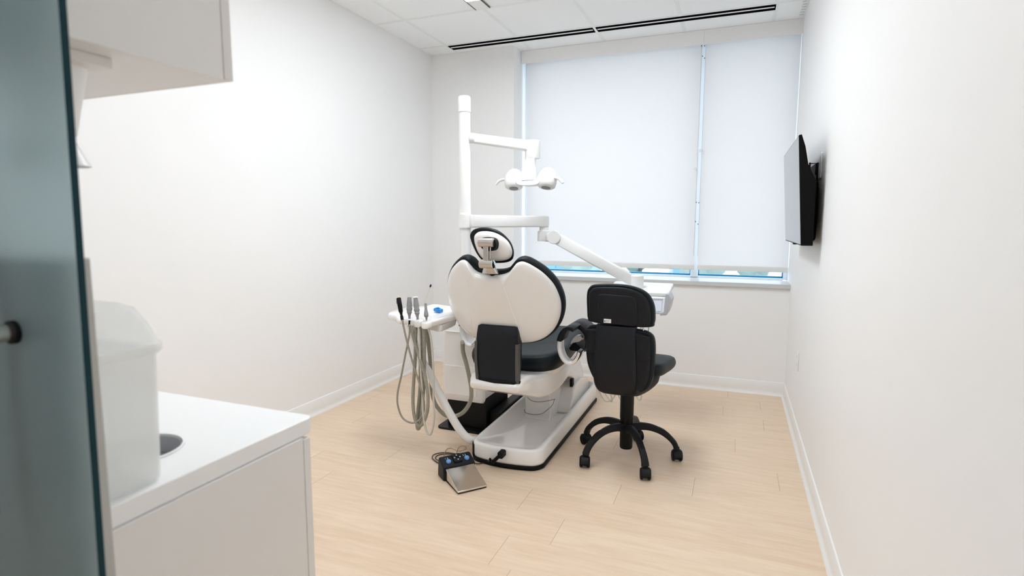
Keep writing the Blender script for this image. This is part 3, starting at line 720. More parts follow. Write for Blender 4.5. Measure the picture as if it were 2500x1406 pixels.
for z, xa, xb, ya in ((zt_, -.028, .026, .024), (zt_-.03, -.034, .024, .024), (zt_-.08, -.055, .027, .022), (zb_+.02, -.078, .030, .024), (zb_, -.080, .030, .024)):
    R.append([Vector((lx+x, yl-.02+y, z)) for x, y in rrect(xa, xb, -ya, ya, .008, 3)])
finish('yoke', loft(bmesh.new(), R), 'plastic2', ol, angle=50)
zh_ = at(1300, 455, 'y', yl).z
hd = finish('lamp_head', prism(smooth2([(lx-.085, zh_+.020), (lx-.06, zh_+.004), (lx-.01, zh_+.0), (lx+.05, zh_+.004), (lx+.075, zh_+.020), (lx+.07, zh_+.045), (lx+.03, zh_+.03), (lx-.01, zh_+.028), (lx-.05, zh_+.03), (lx-.08, zh_+.045)], 4), lambda u, v, w: Vector((u, w, v)), yl-.075, yl+.02), 'plastic2', ol, bevel=.008)
for s, xo in ((-1, -.115), (1, .10)):
    c = (lx+xo, yl-.03, zh_-.012)
    finish('lamp_pod', LT([(0, 0), (.046, 0), (.056, .008), (.061, .03), (.062, .06), (.055, .088), (.038, .115), (.018, .127), (0, .130)], c, axis=(s*.06, .28, 1), seg=32), 'plastic2', hd, angle=80)
    finish('lens', LT([(0, -.003), (.029, -.003), (.029, .0), (0, .0005)], c, axis=(s*.06, .28, 1), seg=28), 'lens', hd)
    finish('handle', TB(crom([Vector((lx+xo+s*.045, yl-.03, zh_+.04)), Vector((lx+xo+s*.07, yl-.035, zh_+.045)), Vector((lx+xo+s*.095, yl-.045, zh_+.035)), Vector((lx+xo+s*.115, yl-.05, zh_+.012))], 6), [.013+.004*math.sin(k/5) for k in range(19)], seg=14, flat=.6), 'plastic2', hd)
# instrument delivery arm and tray head
a0 = Vector((px+.06, py, 1.262)); a1 = at(1328, 547, 'y', 3.50)
a1.z = 1.262
dl = thing('delivery_system', 'white jointed delivery arm carrying a tray head behind the black stool', 'dental delivery unit', (a1.x, a1.y, .8))
dirv = (a1-a0).normalized()
finish('upper_arm', beam(a0-dirv*.025, a1+dirv*.02, .07, .076, .065, .070, .008), 'enamel', dl, angle=50)
finish('pole_collar', LT([(.0352, 1.222), (.043, 1.222), (.043, 1.302), (.0352, 1.302)], (px, py, 0), seg=36), 'enamel', dl)
finish('elbow_post', LT([(0, 1.135), (.040, 1.135), (.042, 1.139), (.042, 1.20), (.030, 1.205), (.030, 1.227), (0, 1.227)], (a1.x, a1.y, 0), seg=28), 'enamel', dl)
e0 = at(1355, 579, 'y', 3.50); e1 = at(1547, 686, 'y', 3.55)
dd = (e1-e0).normalized()
finish('elbow_hub', LT([(0, -.045), (.040, -.045), (.043, -.041), (.043, .041), (.040, .045), (0, .045)], e0, axis=(dd.y, -dd.x, 0), seg=32), 'enamel', dl)
finish('elbow_neck', beam((a1.x+.01, a1.y, e0.z), e0, .06, .055, .06, .06, .01), 'enamel', dl, angle=50)
finish('lower_arm', beam(e0+dd*.01, e1, .068, .072, .066, .068, .008), 'enamel', dl, angle=50)
finish('wrist', LT([(0, .80), (.042, .80), (.044, .804), (.044, .925), (.040, .930), (0, .930)], (e1.x+.018, e1.y, 0), seg=28), 'enamel', dl)
hr0, hr1 = at(1490, 702, 'y', 3.42), at(1622, 769, 'y', 3.42)
hh = finish('tray_head', prism(rrect(hr0.x, hr1.x+.01, hr1.z+.004, .812, .012), lambda u, v, w: Vector((u, w+(v-hr1.z)*.25, v)), 3.42, 3.60), 'plastic2', dl, bevel=.006)
q0, q1 = at(1591, 722, 'y', 3.41), at(1616, 752, 'y', 3.41)
finish('display', prism(rrect(q0.x-.06, q1.x-.003, .728, .790, .004), lambda u, v, w: Vector((u, w+(v-hr1.z)*.25, v)), 3.4155, 3.4195), 'panelgrey', hh)
for zz in (.800, .794): finish('panel_line', prism(rrect(q0.x-.06, q1.x, zz, zz+.0015, .0005, 2), lambda u, v, w: Vector((u, w+(v-hr1.z)*.25, v)), 3.4165, 3.4195), 'grey', hh)
for k in range(2):
    finish('display_icon', prism(rrect(q1.x-.055+k*.02, q1.x-.042+k*.02, .720, .726, .001, 2), lambda u, v, w: Vector((u, w+(v-hr1.z)*.25, v)), 3.4160, 3.4195), 'panelgrey', hh)
gx = [at(*p, 'y', 3.43) for p in ((1626, 716), (1634, 716), (1641, 730), (1636, 752), (1629, 768), (1612, 769), (1614, 761), (1621, 759))]
finish('side_grip', prism([(p.x, p.z) for p in gx], lambda u, v, w: Vector((u, w, v)), 3.40, 3.55), 'grey', hh, bevel=.006, seg=3)
finish('bracket_tray', prism(rrect(hr0.x-.03, at(1636, 704, 'y', 3.5).x, 3.45, 3.72, .02), lambda u, v, w: Vector((u, v, w+(v-3.45)*.12)), .8125, .838), 'plastic2', dl, bevel=.006, seg=3)
for k, pts in enumerate([[(1459, 900), (1461, 945), (1475, 975), (1488, 978), (1503, 960), (1506, 900)], [(1471, 900), (1474, 950), (1490, 978), (1494, 975), (1487, 940), (1490, 900)], [(1507, 900), (1509, 955), (1515, 975), (1530, 985), (1538, 950), (1540, 900)], [(1548, 900), (1551, 955), (1560, 976), (1566, 968), (1564, 930), (1562, 900)]]):
    W = [at(u, v, 'y', 3.5+.02*k) for u, v in pts]
    W = [Vector((W[0].x, W[0].y, .70))]+W+[Vector((W[-1].x, W[-1].y, .70))]
    finish('hose', TB(crom(W, 8), .0045, seg=10), 'tubew', dl)

# ------------------------------------------------------------------ assistant tray on the left
at_ = thing('instrument_tray', 'white instrument tray on a curved arm left of the dental chair', 'dental tray', (-1.62, 2.65, .70))
ua = Vector((.925, -.38, 0)).normalized(); va = Vector((.38, .925, 0)).normalized(); O = Vector((-1.475, 2.535, 0))
def tm(u, v, w): return O+ua*u+va*v+Vector((0, 0, w+v*.20))
tray_o = smooth2([(.0, 0), (-.06, .002), (-.2, .002), (-.24, .01), (-.245, .12), (-.245, .2), (-.22, .225), (-.1, .23), (.04, .23), (.065, .20), (.06, .13), (.02, .01)], 4)
finish('tray_body', pillow(tray_o, tm, [(0, .702), (.80, .702), (.88, .704), (.95, .712), (1, .729), (1, .734), (.985, .740), (.94, .742), (.91, .738), (0, .737)], (-.09, .115)), 'plastic', at_, angle=60)
wing = smooth2([(-.235, .0), (-.33, .015), (-.40, .02), (-.425, .05), (-.405, .12), (-.345, .19), (-.235, .20)], 5)
wg = finish('keypad_wing', pillow(wing, lambda u, v, w: tm(u, v, w), [(0, .694), (.88, .694), (.96, .698), (1, .706), (1, .714), (.96, .724), (.88, .730), (0, .732)]), 'plastic', at_, angle=60)
for i in range(4):
    for j in range(3):
        if random.random() < .25: continue
        c = tm(-.355+i*.022, .085+j*.035, .7318)
        finish('key', LT([(0, 0), (.0035, 0), (.0035, .0012), (0, .0014)], c, axis=(-.08, -.19, 1), seg=10), 'grey', wg)
for k, x in enumerate((-.215, -.155, -.095, -.03)):
    finish('holder_lip', pillow(smooth2([(x, -.022), (x+.024, -.026), (x+.045, -.018), (x+.045, .02), (x, .02)], 3), tm, [(0, .706), (.85, .706), (.95, .709), (1, .716), (1, .726), (.95, .735), (.85, .739), (0, .740)]), 'plastic', at_, angle=60)
finish('under_housing', loft(bmesh.new(), [[tm(a, b, z) for a, b in rrect(-.10*s-.02, .03*s-.0, .06, .06+.12*s, .015)] for s, z in ((.75, .665), (.92, .67), (1, .702))]), 'plastic2', at_, angle=50)
W = [at(1150, 1076, 'y', 2.66)+Vector((.03, .03, 0)), at(1148, 1073, 'y', 2.66), at(1122, 1048, 'y', 2.66), at(1085, 985, 'y', 2.66), at(1050, 915, 'y', 2.66), at(1030, 880, 'y', 2.67), at(1012, 840, 'y', 2.68), at(1004, 805, 'y', 2.69), at(1002, 780, 'y', 2.70)]
finish('support_arm', TB(crom(W, 8), .0225, seg=20), 'plastic', at_)
YH = 2.56
def hosepath(pts, y=YH, dy=0):
    n = len(pts); return crom([at(900+a/3.196, 660+b/3.196, 'y', y+dy*math.sin(math.pi*k/(n-1))) for k, (a, b) in enumerate(pts)], 10)
hoses = [([(262, 385), (275, 450), (300, 560), (350, 740), (392, 870), (428, 1000), (432, 1090), (400, 1160), (340, 1190), (265, 1150), (227, 1050), (227, 950), (255, 820), (290, 640), (318, 500), (320, 450), (318, 425)], .0052, 'tube', 2.52, .02),
         ([(328, 428), (336, 445), (350, 520), (385, 640), (440, 830), (463, 1000), (450, 1130), (405, 1212), (362, 1160), (345, 1000), (362, 700), (368, 500), (370, 430)], .0092, 'hose', 2.57, -.03),
         ([(400, 430), (404, 460), (405, 600), (402, 900), (385, 1100), (378, 1200), (388, 1236), (405, 1180), (422, 1000), (432, 800), (434, 600), (434, 430)], .0100, 'hose', 2.545, .04),
         ([(462, 430), (467, 455), (490, 560), (506, 800), (506, 1000), (512, 1150), (485, 1275), (450, 1250), (425, 1120), (418, 950), (402, 700), (396, 440)], .0058, 'tubew', 2.55, -.02),
         ([(446, 430), (452, 470), (465, 560), (485, 750), (488, 900), (520, 1040), (610, 1135), (720, 1120), (790, 1030), (800, 920), (770, 760), (738, 640), (733, 575), (731, 560)], .0115, 'hose', 2.62, .12)]
tools = []
def tool(name, label, base, tip, parts, hose):
    b0, t0 = at(900+base[0]/3.196, 660+base[1]/3.196, 'y', 2.525), at(900+tip[0]/3.196, 660+tip[1]/3.196, 'y', 2.545)
    t = thing(name, label, 'dental handpiece', b0)
    ax = (t0-b0); L_ = ax.length
    for nm, prof, mat, off in parts: finish(nm, LT([(r, h*L_) for r, h in prof], b0+Vector(off), axis=ax, seg=20), mat, t)
    finish('hose', TB(hosepath(hose[0], hose[3], hose[4]), hose[1], seg=12), hose[2], t)
    return t, b0, t0
t, b0, t0 = tool('curing_light', 'black curing light with tan tip, leftmost in the instrument tray', (262, 385), (232, 205),
     [('body', [(0, -.02), (.008, -.02), (.008, .15), (.006, .2), (.0085, .3), (.0115, .36), (.0125, .6), (.0125, .92), (.010, .95), (0, .95)], 'rubber', (0, 0, 0)),
      ('tip', [(0, .951), (.0085, .951), (.008, 1.0), (.004, 1.03), (0, 1.035)], 'hose_tip', (0, 0, 0))], hoses[0])
pb = b0.lerp(t0, .78); finish('button', LT([(0, 0), (.006, 0), (.007, .002), (0, .004)], pb+Vector((-.0105, -.004, 0)), axis=(-1, -.3, 0), seg=16, sy=1.7), 'cyan', t)
gp = [(0, -.02), (.006, -.02), (.0065, .1), (.010, .22), (.0145, .28), (.0125, .34), (.0155, .40), (.0155, .47), (.013, .52), (.0145, .60), (.0125, .80), (.0105, 1.0), (0, 1.0)]
tool('dental_handpiece', 'grey handpiece with flat top, second from left in the tray', (318, 375), (318, 210), [('body', gp, 'silicone', (0, 0, 0))], hoses[1])
tool('dental_handpiece', 'grey handpiece with white cap, standing in the tray', (383, 380), (365, 205), [('body', [(r, h*.93) for r, h in gp], 'silicone', (0, 0, 0)), ('cap', [(0, .931), (.0125, .931), (.014, .96), (.012, 1.0), (0, 1.01)], 'plastic2', (0, 0, 0))], hoses[2])
tool('air_water_syringe', 'short grey syringe in the tray, nearest the dental chair', (452, 388), (444, 258), [('body', [(0, -.02), (.004, -.02), (.006, .15), (.012, .25), (.0115, .4), (.008, .6), (.0065, .85), (.006, 1.0), (0, 1.0)], 'silicone', (0, 0, 0))], hoses[3])
finish('suction_hose', TB(hosepath(hoses[4][0], hoses[4][3], hoses[4][4]), hoses[4][1], seg=14), 'hose', at_)
finish('hose_connector', TB([at(1000, 782, 'y', 2.56), at(999, 797, 'y', 2.56)], .006, seg=10), 'rubber', at_)
# small things lying on the tray
c = tm(-.075, .13, .742)
bt = thing('bite_clip', 'small bright blue plastic clip lying on the instrument tray', 'clip', c)
finish('body', loft(bmesh.new(), [[c+ua*(x)+va*y+Vector((0, 0, z)) for x, y in rrect(-.036*s, .030*s, -.012*s, .012*s, .008*s, 4)] for s, z in ((.9, .0005), (1, .004), (1, .012), (.85, .017))]), 'cyan', bt, angle=60)
finish('jaw', TB([c+ua*.028+Vector((0, 0, .012)), c+ua*.0+Vector((0, 0, .021)), c-ua*.03+Vector((0, 0, .014))], .0045, seg=8), 'cyan', bt)
c2 = at(1037, 741, 'y', 2.66); c3 = at(1051, 698, 'y', 2.66)
mb = thing('applicator_brush', 'thin applicator stick with dark blue tip standing up from the tray', 'applicator', c2)
finish('stick', TB([c2-(c3-c2)*.0, c3], .0009, seg=6), 'hose_tip', mb)
finish('tip', LT([(0, -.009), (.004, -.007), (.0052, 0), (.004, .008), (0, .010)], c3, axis=c3-c2, seg=14), 'navy', mb)
c = tm(.012, .16, .742)
kn = thing('dental_mirror', 'tiny black handled tool lying at the back of the tray', 'dental tool', c)
finish('handle', TB([c, c+ua*.015+va*.02+Vector((0, 0, .004))], .0028, seg=8), 'rubber', kn)
finish('shaft', TB([c+ua*.015+va*.02+Vector((0, 0, .004)), c+ua*.035+va*.05+Vector((0, 0, .012))], .0012, seg=8), 'steel', kn)

# ------------------------------------------------------------------ stool
sc = Vector((-.498, 2.925, 0))
st = thing('stool', 'black wheeled operator stool with split backrest beside the dental chair', 'stool', sc)
finish('gas_column', LT([(0, .055), (.031, .055), (.034, .062), (.034, .215), (.036, .22), (.036, .36), (.030, .362), (.030, .43), (0, .43)], sc, seg=32), 'blackp', st, angle=50)
for k in range(5):
    a = math.radians(-59+72*k); d = Vector((math.cos(a), math.sin(a), 0)); s = Vector((-d.y, d.x, 0))
    R = []
    K_ = crom([(.025, .168, .046), (.06, .178, .040), (.12, .176, .036), (.175, .158, .032), (.22, .128, .029), (.250, .095, .028), (.262, .066, .028)], 4)
    for q_ in range(len(K_)):
        r, z, h_ = K_[q_]; w_ = .0195-.004*math.sin(math.pi*q_/(len(K_)-1))
        a_, b_ = K_[max(0, q_-1)], K_[min(len(K_)-1, q_+1)]; slope = math.atan2(a_[1]-b_[1], b_[0]-a_[0])
        t_ = Vector((0, 0, 1))*math.cos(slope)+d*math.sin(slope)
        R.append([sc+d*r+Vector((0, 0, z))+s*x+t_*y for x, y in rrect(-w_, w_, -h_/2, h_/2, .011, 4)])
    leg = finish('leg', loft(bmesh.new(), R), 'greyp', st, angle=50)
    # glossy foot pad inset on the arm
    R = []
    for r, z, w_ in ((.160, .1800, .004), (.172, .1755, .011), (.198, .1625, .012), (.224, .1420, .011), (.236, .1290, .005)):
        slope = .25+(r-.16)*9; t_ = Vector((0, 0, 1))*math.cos(slope)+d*math.sin(slope)
        R.append([sc+d*r+Vector((0, 0, z))+s*x+t_*y for x, y in ((-w_, -.004), (w_, -.004), (w_, .0016), (-w_, .0016))])
    finish('foot_pad', loft(bmesh.new(), R), 'rubber', leg, bevel=.001)
    wc = sc+d*.266+Vector((0, 0, .0285)); wa = (d*.35+s*.94).normalized() if k % 2 else (s*.8-d*.6).normalized()
    if k in (0, 4): wa = Vector((.97, .2, 0)).normalized()
    if k == 1: wa = Vector((.95, .3, 0)).normalized()
    fwd = Vector((-wa.y, wa.x, 0))
    bm = bmesh.new()
    for q in (-1, 1):
        lathe(bm, [(0, -.008), (.023, -.008), (.027, -.006), (.0285, -.002), (.0285, .003), (.026, .007), (.022, .008), (0, .008)], wc+wa*q*.0185, axis=wa, seg=24)
    cs = finish('caster', bm, 'rubber', leg, angle=50)
    bm = bmesh.new()
    lathe(bm, [(0, -.010), (.026, -.010), (.026, .010), (0, .010)], wc+Vector((0, 0, .004)), axis=wa, seg=24)
    R = []
    for an in [math.radians(20+160*i/12) for i in range(13)]:
        e = fwd*math.cos(an)+Vector((0, 0, 1))*math.sin(an)
        R.append([wc+e*r_+wa*x for r_, x in ((.0295, -.0205), (.0325, -.019), (.0325, .019), (.0295, .0205))])
    loft(bm, R)
    finish('caster_hood', bm, 'greyp', cs, angle=50)
    finish('caster_stem', TB([wc+Vector((0, 0, .022)), wc+Vector((0, 0, .045))-d*.002], [.013, .014], seg=18), 'rubber', leg)
# backrest group faces the camera; light bow in plan
sx = -.513; SA = math.radians(2)
def sb(yo, bow=.10):
    def f(u, v, w):
        c, s_ = math.cos(SA), math.sin(SA)
        y = yo+w+bow*u*u/.17*1.6+((v-.73)*-.06)
        return Vector((sx+u*c, y-u*s_, v))
    return f
up_o = smooth2([(-.168, .81), (-.170, .895), (-.157, .932), (-.12, .950), (0, .957), (.08, .945), (.135, .915), (.163, .865), (.170, .81), (.167, .772), (.148, .752), (0, .752), (-.145, .758), (-.164, .775)], 6)
PADP = [(0, .0125), (.89, .0125), (.94, .010), (.97, .011), (.99, .018), (1, .030), (1, .042), (.99, .052), (.96, .062), (.92, .067), (.8, .071), (0, .072)]
ub = finish('upper_backrest', pillow(up_o, sb(2.70), PADP, (0, .845)), 'black', st, angle=80)
finish('backrest_shell', pillow(up_o, sb(2.70), [(0, -.003), (.78, -.0025), (.87, -.001), (.895, .002), (.90, .006), (.90, .016), (0, .016)], (0, .838)), 'greyp', ub, angle=60)
finish('centre_panel', pillow(smooth2([(-.104, .765), (-.106, .86), (-.100, .902), (-.06, .908), (0, .907), (.05, .905), (.082, .893), (.090, .85), (.088, .765), (0, .762)], 5), sb(2.70), [(0, -.0065), (.93, -.0062), (.975, -.005), (1, -.002), (1, .004), (0, .004)], (-.008, .83)), 'greyp', ub, angle=60)
lo_o = smooth2([(-.172, .58), (-.174, .70), (-.163, .733), (-.12, .744), (0, .745), (.10, .738), (.15, .722), (.172, .68), (.174, .56), (.166, .49), (.135, .43), (.06, .41), (0, .41), (-.065, .415), (-.115, .445), (-.155, .51)], 6)
lb_ = finish('lower_backrest', pillow(lo_o, sb(2.70), [(a, b+.0015) for a, b in PADP], (0, .58)), 'black', st, angle=80)
finish('lower_shell', pillow([(a*.94, b) for a, b in lo_o], sb(2.70), [(0, .000), (.8, .001), (.90, .003), (.93, .006), (.94, .012), (.94, .03), (0, .03)], (0, .545)), 'greyp', lb_, angle=60)
side_o = smooth2([(-.164, .62), (-.164, .705), (-.158, .722), (-.10, .724), (0, .722), (.10, .716), (.146, .708), (.151, .69), (.149, .612), (.143, .592), (0, .592), (-.155, .604)], 5)
finish('side_panel', pillow(side_o, sb(2.70), [(0, -.004), (.9, -.004), (.97, -.0035), (1, -.001), (1, .03), (0, .03)], (-.01, .65)), 'greyp', lb_, angle=60)
rows_ = [(.752, .098, 2.700), (.70, .098, 2.690), (.62, .101, 2.682), (.54, .104, 2.680), (.47, .104, 2.688), (.425, .092, 2.708), (.398, .070, 2.741), (.388, .050, 2.79)]
rows_ = [tuple(p) for p in crom(rows_, 4)]
R = []
for z, ha, yo in rows_:
    R.append([Vector((sx-.012+u, yo+v+.006, z)) for u, v in ((-ha, .020), (-ha, .010), (-ha*.97, .0), (-ha*.85, -.007), (-ha*.5, -.012), (0, -.014), (ha*.5, -.012), (ha*.85, -.007), (ha*.97, .0), (ha, .010), (ha, .020), (ha, .04), (-ha, .04))])
finish('spine_cover', loft(bmesh.new(), R), 'greyp', st, angle=60)
finish('support_rod', TB([(sx+.116, 2.735, .72), (sx+.116, 2.735, .775)], .004, seg=10), 'chrome', st)
finish('support_rod', TB([(sx+.140, 2.755, .70), (sx+.140, 2.755, .77)], .004, seg=10), 'chrome', st)
R = []
sh_ = [tuple(p) for p in crom([(2.712, .41, .50), (2.76, .395, .50), (2.86, .402, .49), (2.97, .436, .49), (3.08, .466, .495), (3.14, .482, .50)], 4)]
for y, z0, z1 in sh_:
    ha = .085+.080*min(1, (y-2.71)/.2)
    R.append([Vector((sx+.012+u, y, z)) for u, z in rrect(-ha, ha, z0, z1, min(.03, (z1-z0)*.45), 5)])
finish('seat_shell', loft(bmesh.new(), R), 'greyp', st, angle=60)
so = smooth2([(-.17, 2.78), (-.188, 2.9), (-.185, 3.05), (-.14, 3.18), (-.04, 3.215), (.08, 3.215), (.175, 3.19), (.222, 3.10), (.208, 2.92), (.176, 2.78), (.09, 2.765), (-.09, 2.765)], 6)
finish('seat_cushion', pillow(so, lambda u, v, w: Vector((sx+.020+u, v, w-.014*((v-3.0)/.2)+.004-(0 if w < .5 else .012)*max(0, (v-3.0)/.2)**2)), [(0, .474), (.88, .474), (.94, .478), (.98, .488), (1, .502), (1, .514), (.985, .526), (.96, .535), (.90, .541), (.7, .543), (.4, .540), (0, .538)], (0, 2.99)), 'black', st, angle=80)
# small gusset pad where back meets seat
finish('lumbar_fold', TB(crom([(sx-.15, 2.80, .55), (sx, 2.785, .55), (sx+.15, 2.80, .55)], 6), .03, seg=16), 'black', st)
# sticker
y_s = 2.70-.0145
sk = B(sx-.068, sx-.033, y_s-.0008, y_s+.012, .768, .786)
sk = finish('sticker', sk, 'sticker', st, smooth=False)
TM = lambda x, y, z: Matrix(((1, 0, 0, x), (0, 0, 1, y), (0, 1, 0, z), (0, 0, 0, 1)))
text_mesh('lettering', 'Dentsply', .0054, TM(sx-.0575, y_s-.0009, .7782), 'print', sk)
text_mesh('lettering', 'Sirona', .0054, TM(sx-.0575, y_s-.0009, .7715), 'print', sk)
finish('logo', LT([(0, 0), (.0035, 0), (.0035, .0006), (0, .0006)], (sx-.0625, y_s-.0008, .7768), axis=(0, -1, 0), seg=20), 'print', sk)
finish('logo', loft(bmesh.new(), [[Vector((sx-.0625+a, y, .7768+b)) for a, b in ((-.0036, -.0012), (.0002, .0006), (.0036, .0002), (.0036, .0010), (0, .0013), (-.0036, -.0004))] for y in (y_s-.0018, y_s-.0015)]), 'sticker', sk, smooth=False)

# ------------------------------------------------------------------ foot control
fc = thing('foot_control', 'black and steel foot pedal with two blue buttons on the floor', 'foot pedal', (-1.22, 2.38, 0))
# local frame: origin at the pedal front-left corner, a along the front edge, b backwards
FO = at(1118, 1208, 'z', 0); FA = (at(1189, 1191, 'z', 0)-FO); FW = FA.length; FA.normalize(); FB = Vector((-FA.y, FA.x, 0))
def fm(a, b, z): return FO+FA*a+FB*b+Vector((0, 0, z))
PD = .155
finish('pedal_base', loft(bmesh.new(), [[fm(a, b, z) for a, b in ((.002, .004), (FW-.002, .004), (FW-.001, PD), (.001, PD))] for z in (.001, .006)]), 'rubber', fc, smooth=False)
bm = bmesh.new()
vs = [fm(0, 0, .007), fm(FW, 0, .007), fm(FW, PD, .012), fm(0, PD, .012), fm(0, 0, .014), fm(FW, 0, .014), fm(FW, PD-.002, .062), fm(0, PD-.002, .062)]
vs = [bm.verts.new(v) for v in vs]
for f in ((0, 3, 2, 1), (4, 5, 6, 7), (0, 1, 5, 4), (1, 2, 6, 5), (2, 3, 7, 6), (3, 0, 4, 7)): bm.faces.new([vs[i] for i in f])
finish('pedal', bm, 'pedal', fc, bevel=.0015)
def hou(a, ins):
    return [fm(a, b, z) for b, z in ((PD+ins, .001), (PD+ins, .066), (PD+ins+.010, .076-ins), (PD+.062, .098-ins), (PD+.078-ins, .094-ins), (PD+.086-ins, .03), (PD+.086-ins, .001))]
finish('housing', loft(bmesh.new(), [hou(-.010, .006), hou(-.004, 0), hou(FW+.004, 0), hou(FW+.010, .006)]), 'greyp', fc, bevel=.005, seg=3)
nrm = (fm(0, PD+.010, .076)-fm(0, PD+.062, .098)).cross(FA).normalized()
if nrm.z < 0: nrm = -nrm
def fh(a, b): return fm(a, PD+.010+b, .076+b*(.022/.052))
for a in (.026, FW-.026):
    finish('button', LT([(0, 0), (.0125, 0), (.0125, .006), (.009, .0105), (0, .0125)], fh(a, .017), axis=nrm, seg=24), 'blue', fc)
bdir = (fh(0, .05)-fh(0, 0)).normalized()
KM = lambda p: Matrix(((FA.x, bdir.x, nrm.x, p.x), (FA.y, bdir.y, nrm.y, p.y), (FA.z, bdir.z, nrm.z, p.z), (0, 0, 0, 1)))
kp = finish('keypad', prism(rrect(-.022, .022, -.026, .026, .006), lambda u, v, w: KM(fh(FW/2, .026)) @ Vector((u, v, w)), -.004, .010), 'greyp', fc, bevel=.002)
def tri(cx, cy, ang):
    R = []
    for w_ in (.010, .0106):
        R.append([KM(fh(FW/2, .026)) @ Vector((cx+.0048*math.cos(ang+q), cy+.0048*math.sin(ang+q), w_)) for q in (0, 2.1, 4.18)])
    return loft(bmesh.new(), R)
for cx_, cy_, an in ((0, .014, math.pi/2), (0, -.014, -math.pi/2), (.014, 0, 0), (-.014, 0, math.pi)):
    finish('arrow', tri(cx_, cy_, an), 'arrow', kp, smooth=False)
finish('centre_key', prism(rrect(-.006, .006, -.006, .006, .001), lambda u, v, w: KM(fh(FW/2, .026)) @ Vector((u, v, w)), .010, .0112), 'rubber', kp)
text_mesh('lettering', '1 4', .014, KM(fh(.014, .034)+nrm*.0012), 'arrow', fc)
text_mesh('lettering', '2 3', .014, KM(fh(FW-.040, .034)+nrm*.0012), 'arrow', fc)
g0, g1 = fm(.018, PD+.080, .02), fm(FW-.050, PD+.080, .03)
def fp(u, v, yy=2.52): return at(u, v, 'y', yy)
finish('wire_handle', TB(crom([fp(1084, 1122, 2.50), fp(1085, 1108), fp(1091, 1097), fp(1100, 1094), fp(1110, 1098), fp(1119, 1101), fp(1131, 1099), fp(1139, 1095), fp(1135, 1089), fp(1126, 1089), fp(1118, 1096), fp(1115, 1106), fp(1115, 1116, 2.50)], 6), .0022, seg=8), 'wire', fc)
cb = [(1080, 1132), (1068, 1127), (1057, 1120), (1056, 1112), (1068, 1107), (1090, 1105), (1112, 1107), (1128, 1113), (1120, 1122), (1095, 1130), (1072, 1126), (1062, 1118), (1070, 1111), (1095, 1108), (1120, 1112), (1140, 1120), (1155, 1128), (1170, 1132), (1185, 1128), (1195, 1124)]
cb = [(1083, 1136), (1072, 1131), (1061, 1124), (1055, 1117), (1059, 1110), (1072, 1106), (1092, 1105), (1112, 1108), (1126, 1114), (1132, 1122), (1126, 1130), (1105, 1134), (1082, 1131), (1068, 1125), (1063, 1118), (1070, 1111), (1088, 1108), (1108, 1110), (1130, 1118), (1152, 1128), (1168, 1132), (1182, 1129), (1192, 1125)]
P_ = [at(u, v, 'z', .006) for u, v in cb]
for k, p_ in enumerate(P_):
    if 10 <= k <= 13: p_.z = .011
P_[-1] = at(1196, 1124, 'y', 2.555)
finish('cable', TB(crom(P_, 8), .0030, seg=8), 'cable', fc)

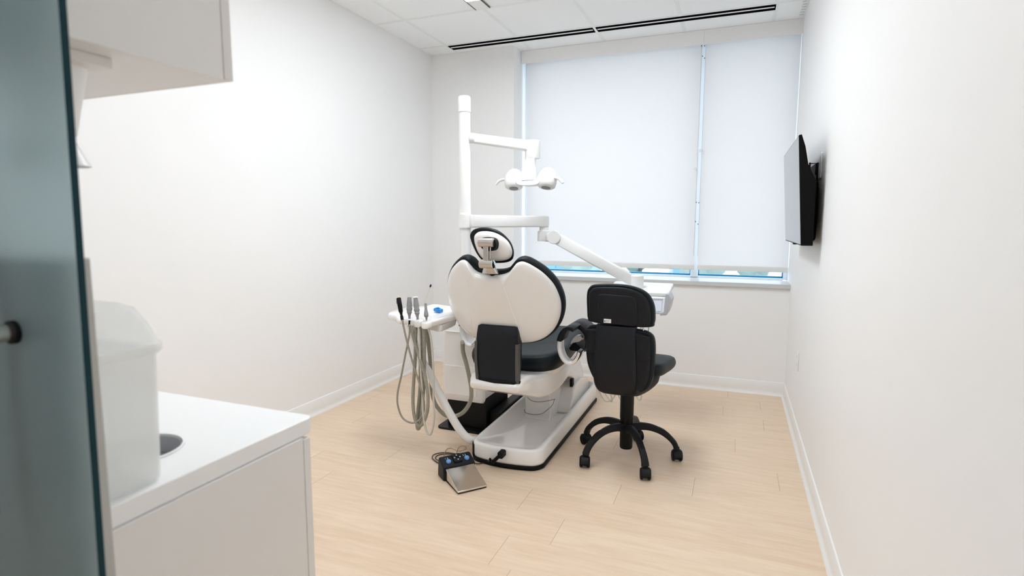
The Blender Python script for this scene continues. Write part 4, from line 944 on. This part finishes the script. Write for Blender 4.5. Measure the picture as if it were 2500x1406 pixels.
# ------------------------------------------------------------------ television on the right wall
tv = thing('television', 'black wall-mounted television seen from the side on the right wall', 'television', (.33, 3.45, 1.15))
ty0, ty1 = 3.0, 3.9
def tx(z): return .291-(z-1.147)*(.036/.517)
prof = [(tx(1.147), 1.147), (tx(1.664), 1.664), (tx(1.664)+.012, 1.666), (tx(1.60)+.026, 1.61), (tx(1.52)+.036, 1.53), (tx(1.147)+.048, 1.45), (tx(1.147)+.050, 1.147)]
finish('bezel', prism(prof, lambda u, v, w: Vector((u, w, v)), ty0, ty1), 'tvblack', tv, bevel=.002)
bm = loft(bmesh.new(), [[Vector((tx(z)-e, y, z)) for y, z in ((ty0+.006, 1.153), (ty1-.006, 1.153), (ty1-.006, 1.659), (ty0+.006, 1.659))] for e in (.0004, .0012)])
finish('screen', bm, 'tvscreen', tv, smooth=False)
finish('rear_housing', prism(rrect(3.12, 3.78, 1.165, 1.46, .03), lambda u, v, w: Vector((w, u, v)), .335, .366), 'tvblack', tv, bevel=.01, seg=3)
finish('wall_bracket', prism(rrect(3.26, 3.60, 1.30, 1.56, .01), lambda u, v, w: Vector((w, u, v)),   .366, .378), 'blackp', tv, bevel=.002)
finish('bracket_hook', TB([(.322, 3.16, 1.545), (.352, 3.16, 1.545), (.352, 3.16, 1.49)], .003, seg=8), 'rubber', tv)
finish('bracket_strap', TB([(.324, 3.16, 1.55), (.326, 3.16, 1.47)], .004, seg=8), 'rubber', tv)
finish('sensor', B(tx(1.147)+.004, tx(1.147)+.02, 3.42, 3.48, 1.139, 1.1465), 'tvblack', tv, smooth=False)
t = thing('wall_outlet', 'white outlet plate on the wall right behind the television', 'electrical outlet', (.376, 3.19, 1.475))
finish('plate', prism(rrect(3.16, 3.23, 1.475, 1.60, .008), lambda u, v, w: Vector((w, u, v)), .371, .3775), 'plastic2', t, bevel=.002)
finish('socket', prism(rrect(3.18, 3.21, 1.545, 1.585, .006), lambda u, v, w: Vector((w, u, v)), .3695, .3709), 'plastic2', t)
t = thing('wall_outlet', 'white outlet plate low on the right wall near the window', 'electrical outlet', (.376, 3.67, .39))
finish('plate', prism(rrect(3.63, 3.70, .385, .50, .006), lambda u, v, w: Vector((w, u, v)), .373, .3775), 'plastic2', t, bevel=.0015)
for z in (.405, .450):
    s_ = finish('socket', prism(rrect(3.648, 3.682, z, z+.032, .006), lambda u, v, w: Vector((w, u, v)), .3715, .3729), 'plastic2', t)
    finish('slots', B(.3712, .3716, 3.658, 3.661, z+.010, z+.024), 'trim', s_, smooth=False)

# ------------------------------------------------------------------ daylight
wd = bpy.data.worlds.new('sky'); scn.world = wd; wd.use_nodes = True
wn = wd.node_tree.nodes; wl = wd.node_tree.links
bg = wn['Background']; bg.inputs[0].default_value = (.93, .955, 1.0, 1); bg.inputs[1].default_value = 3.8
scn.cycles.max_bounces = 12; scn.cycles.diffuse_bounces = 8; scn.cycles.transparent_max_bounces = 16
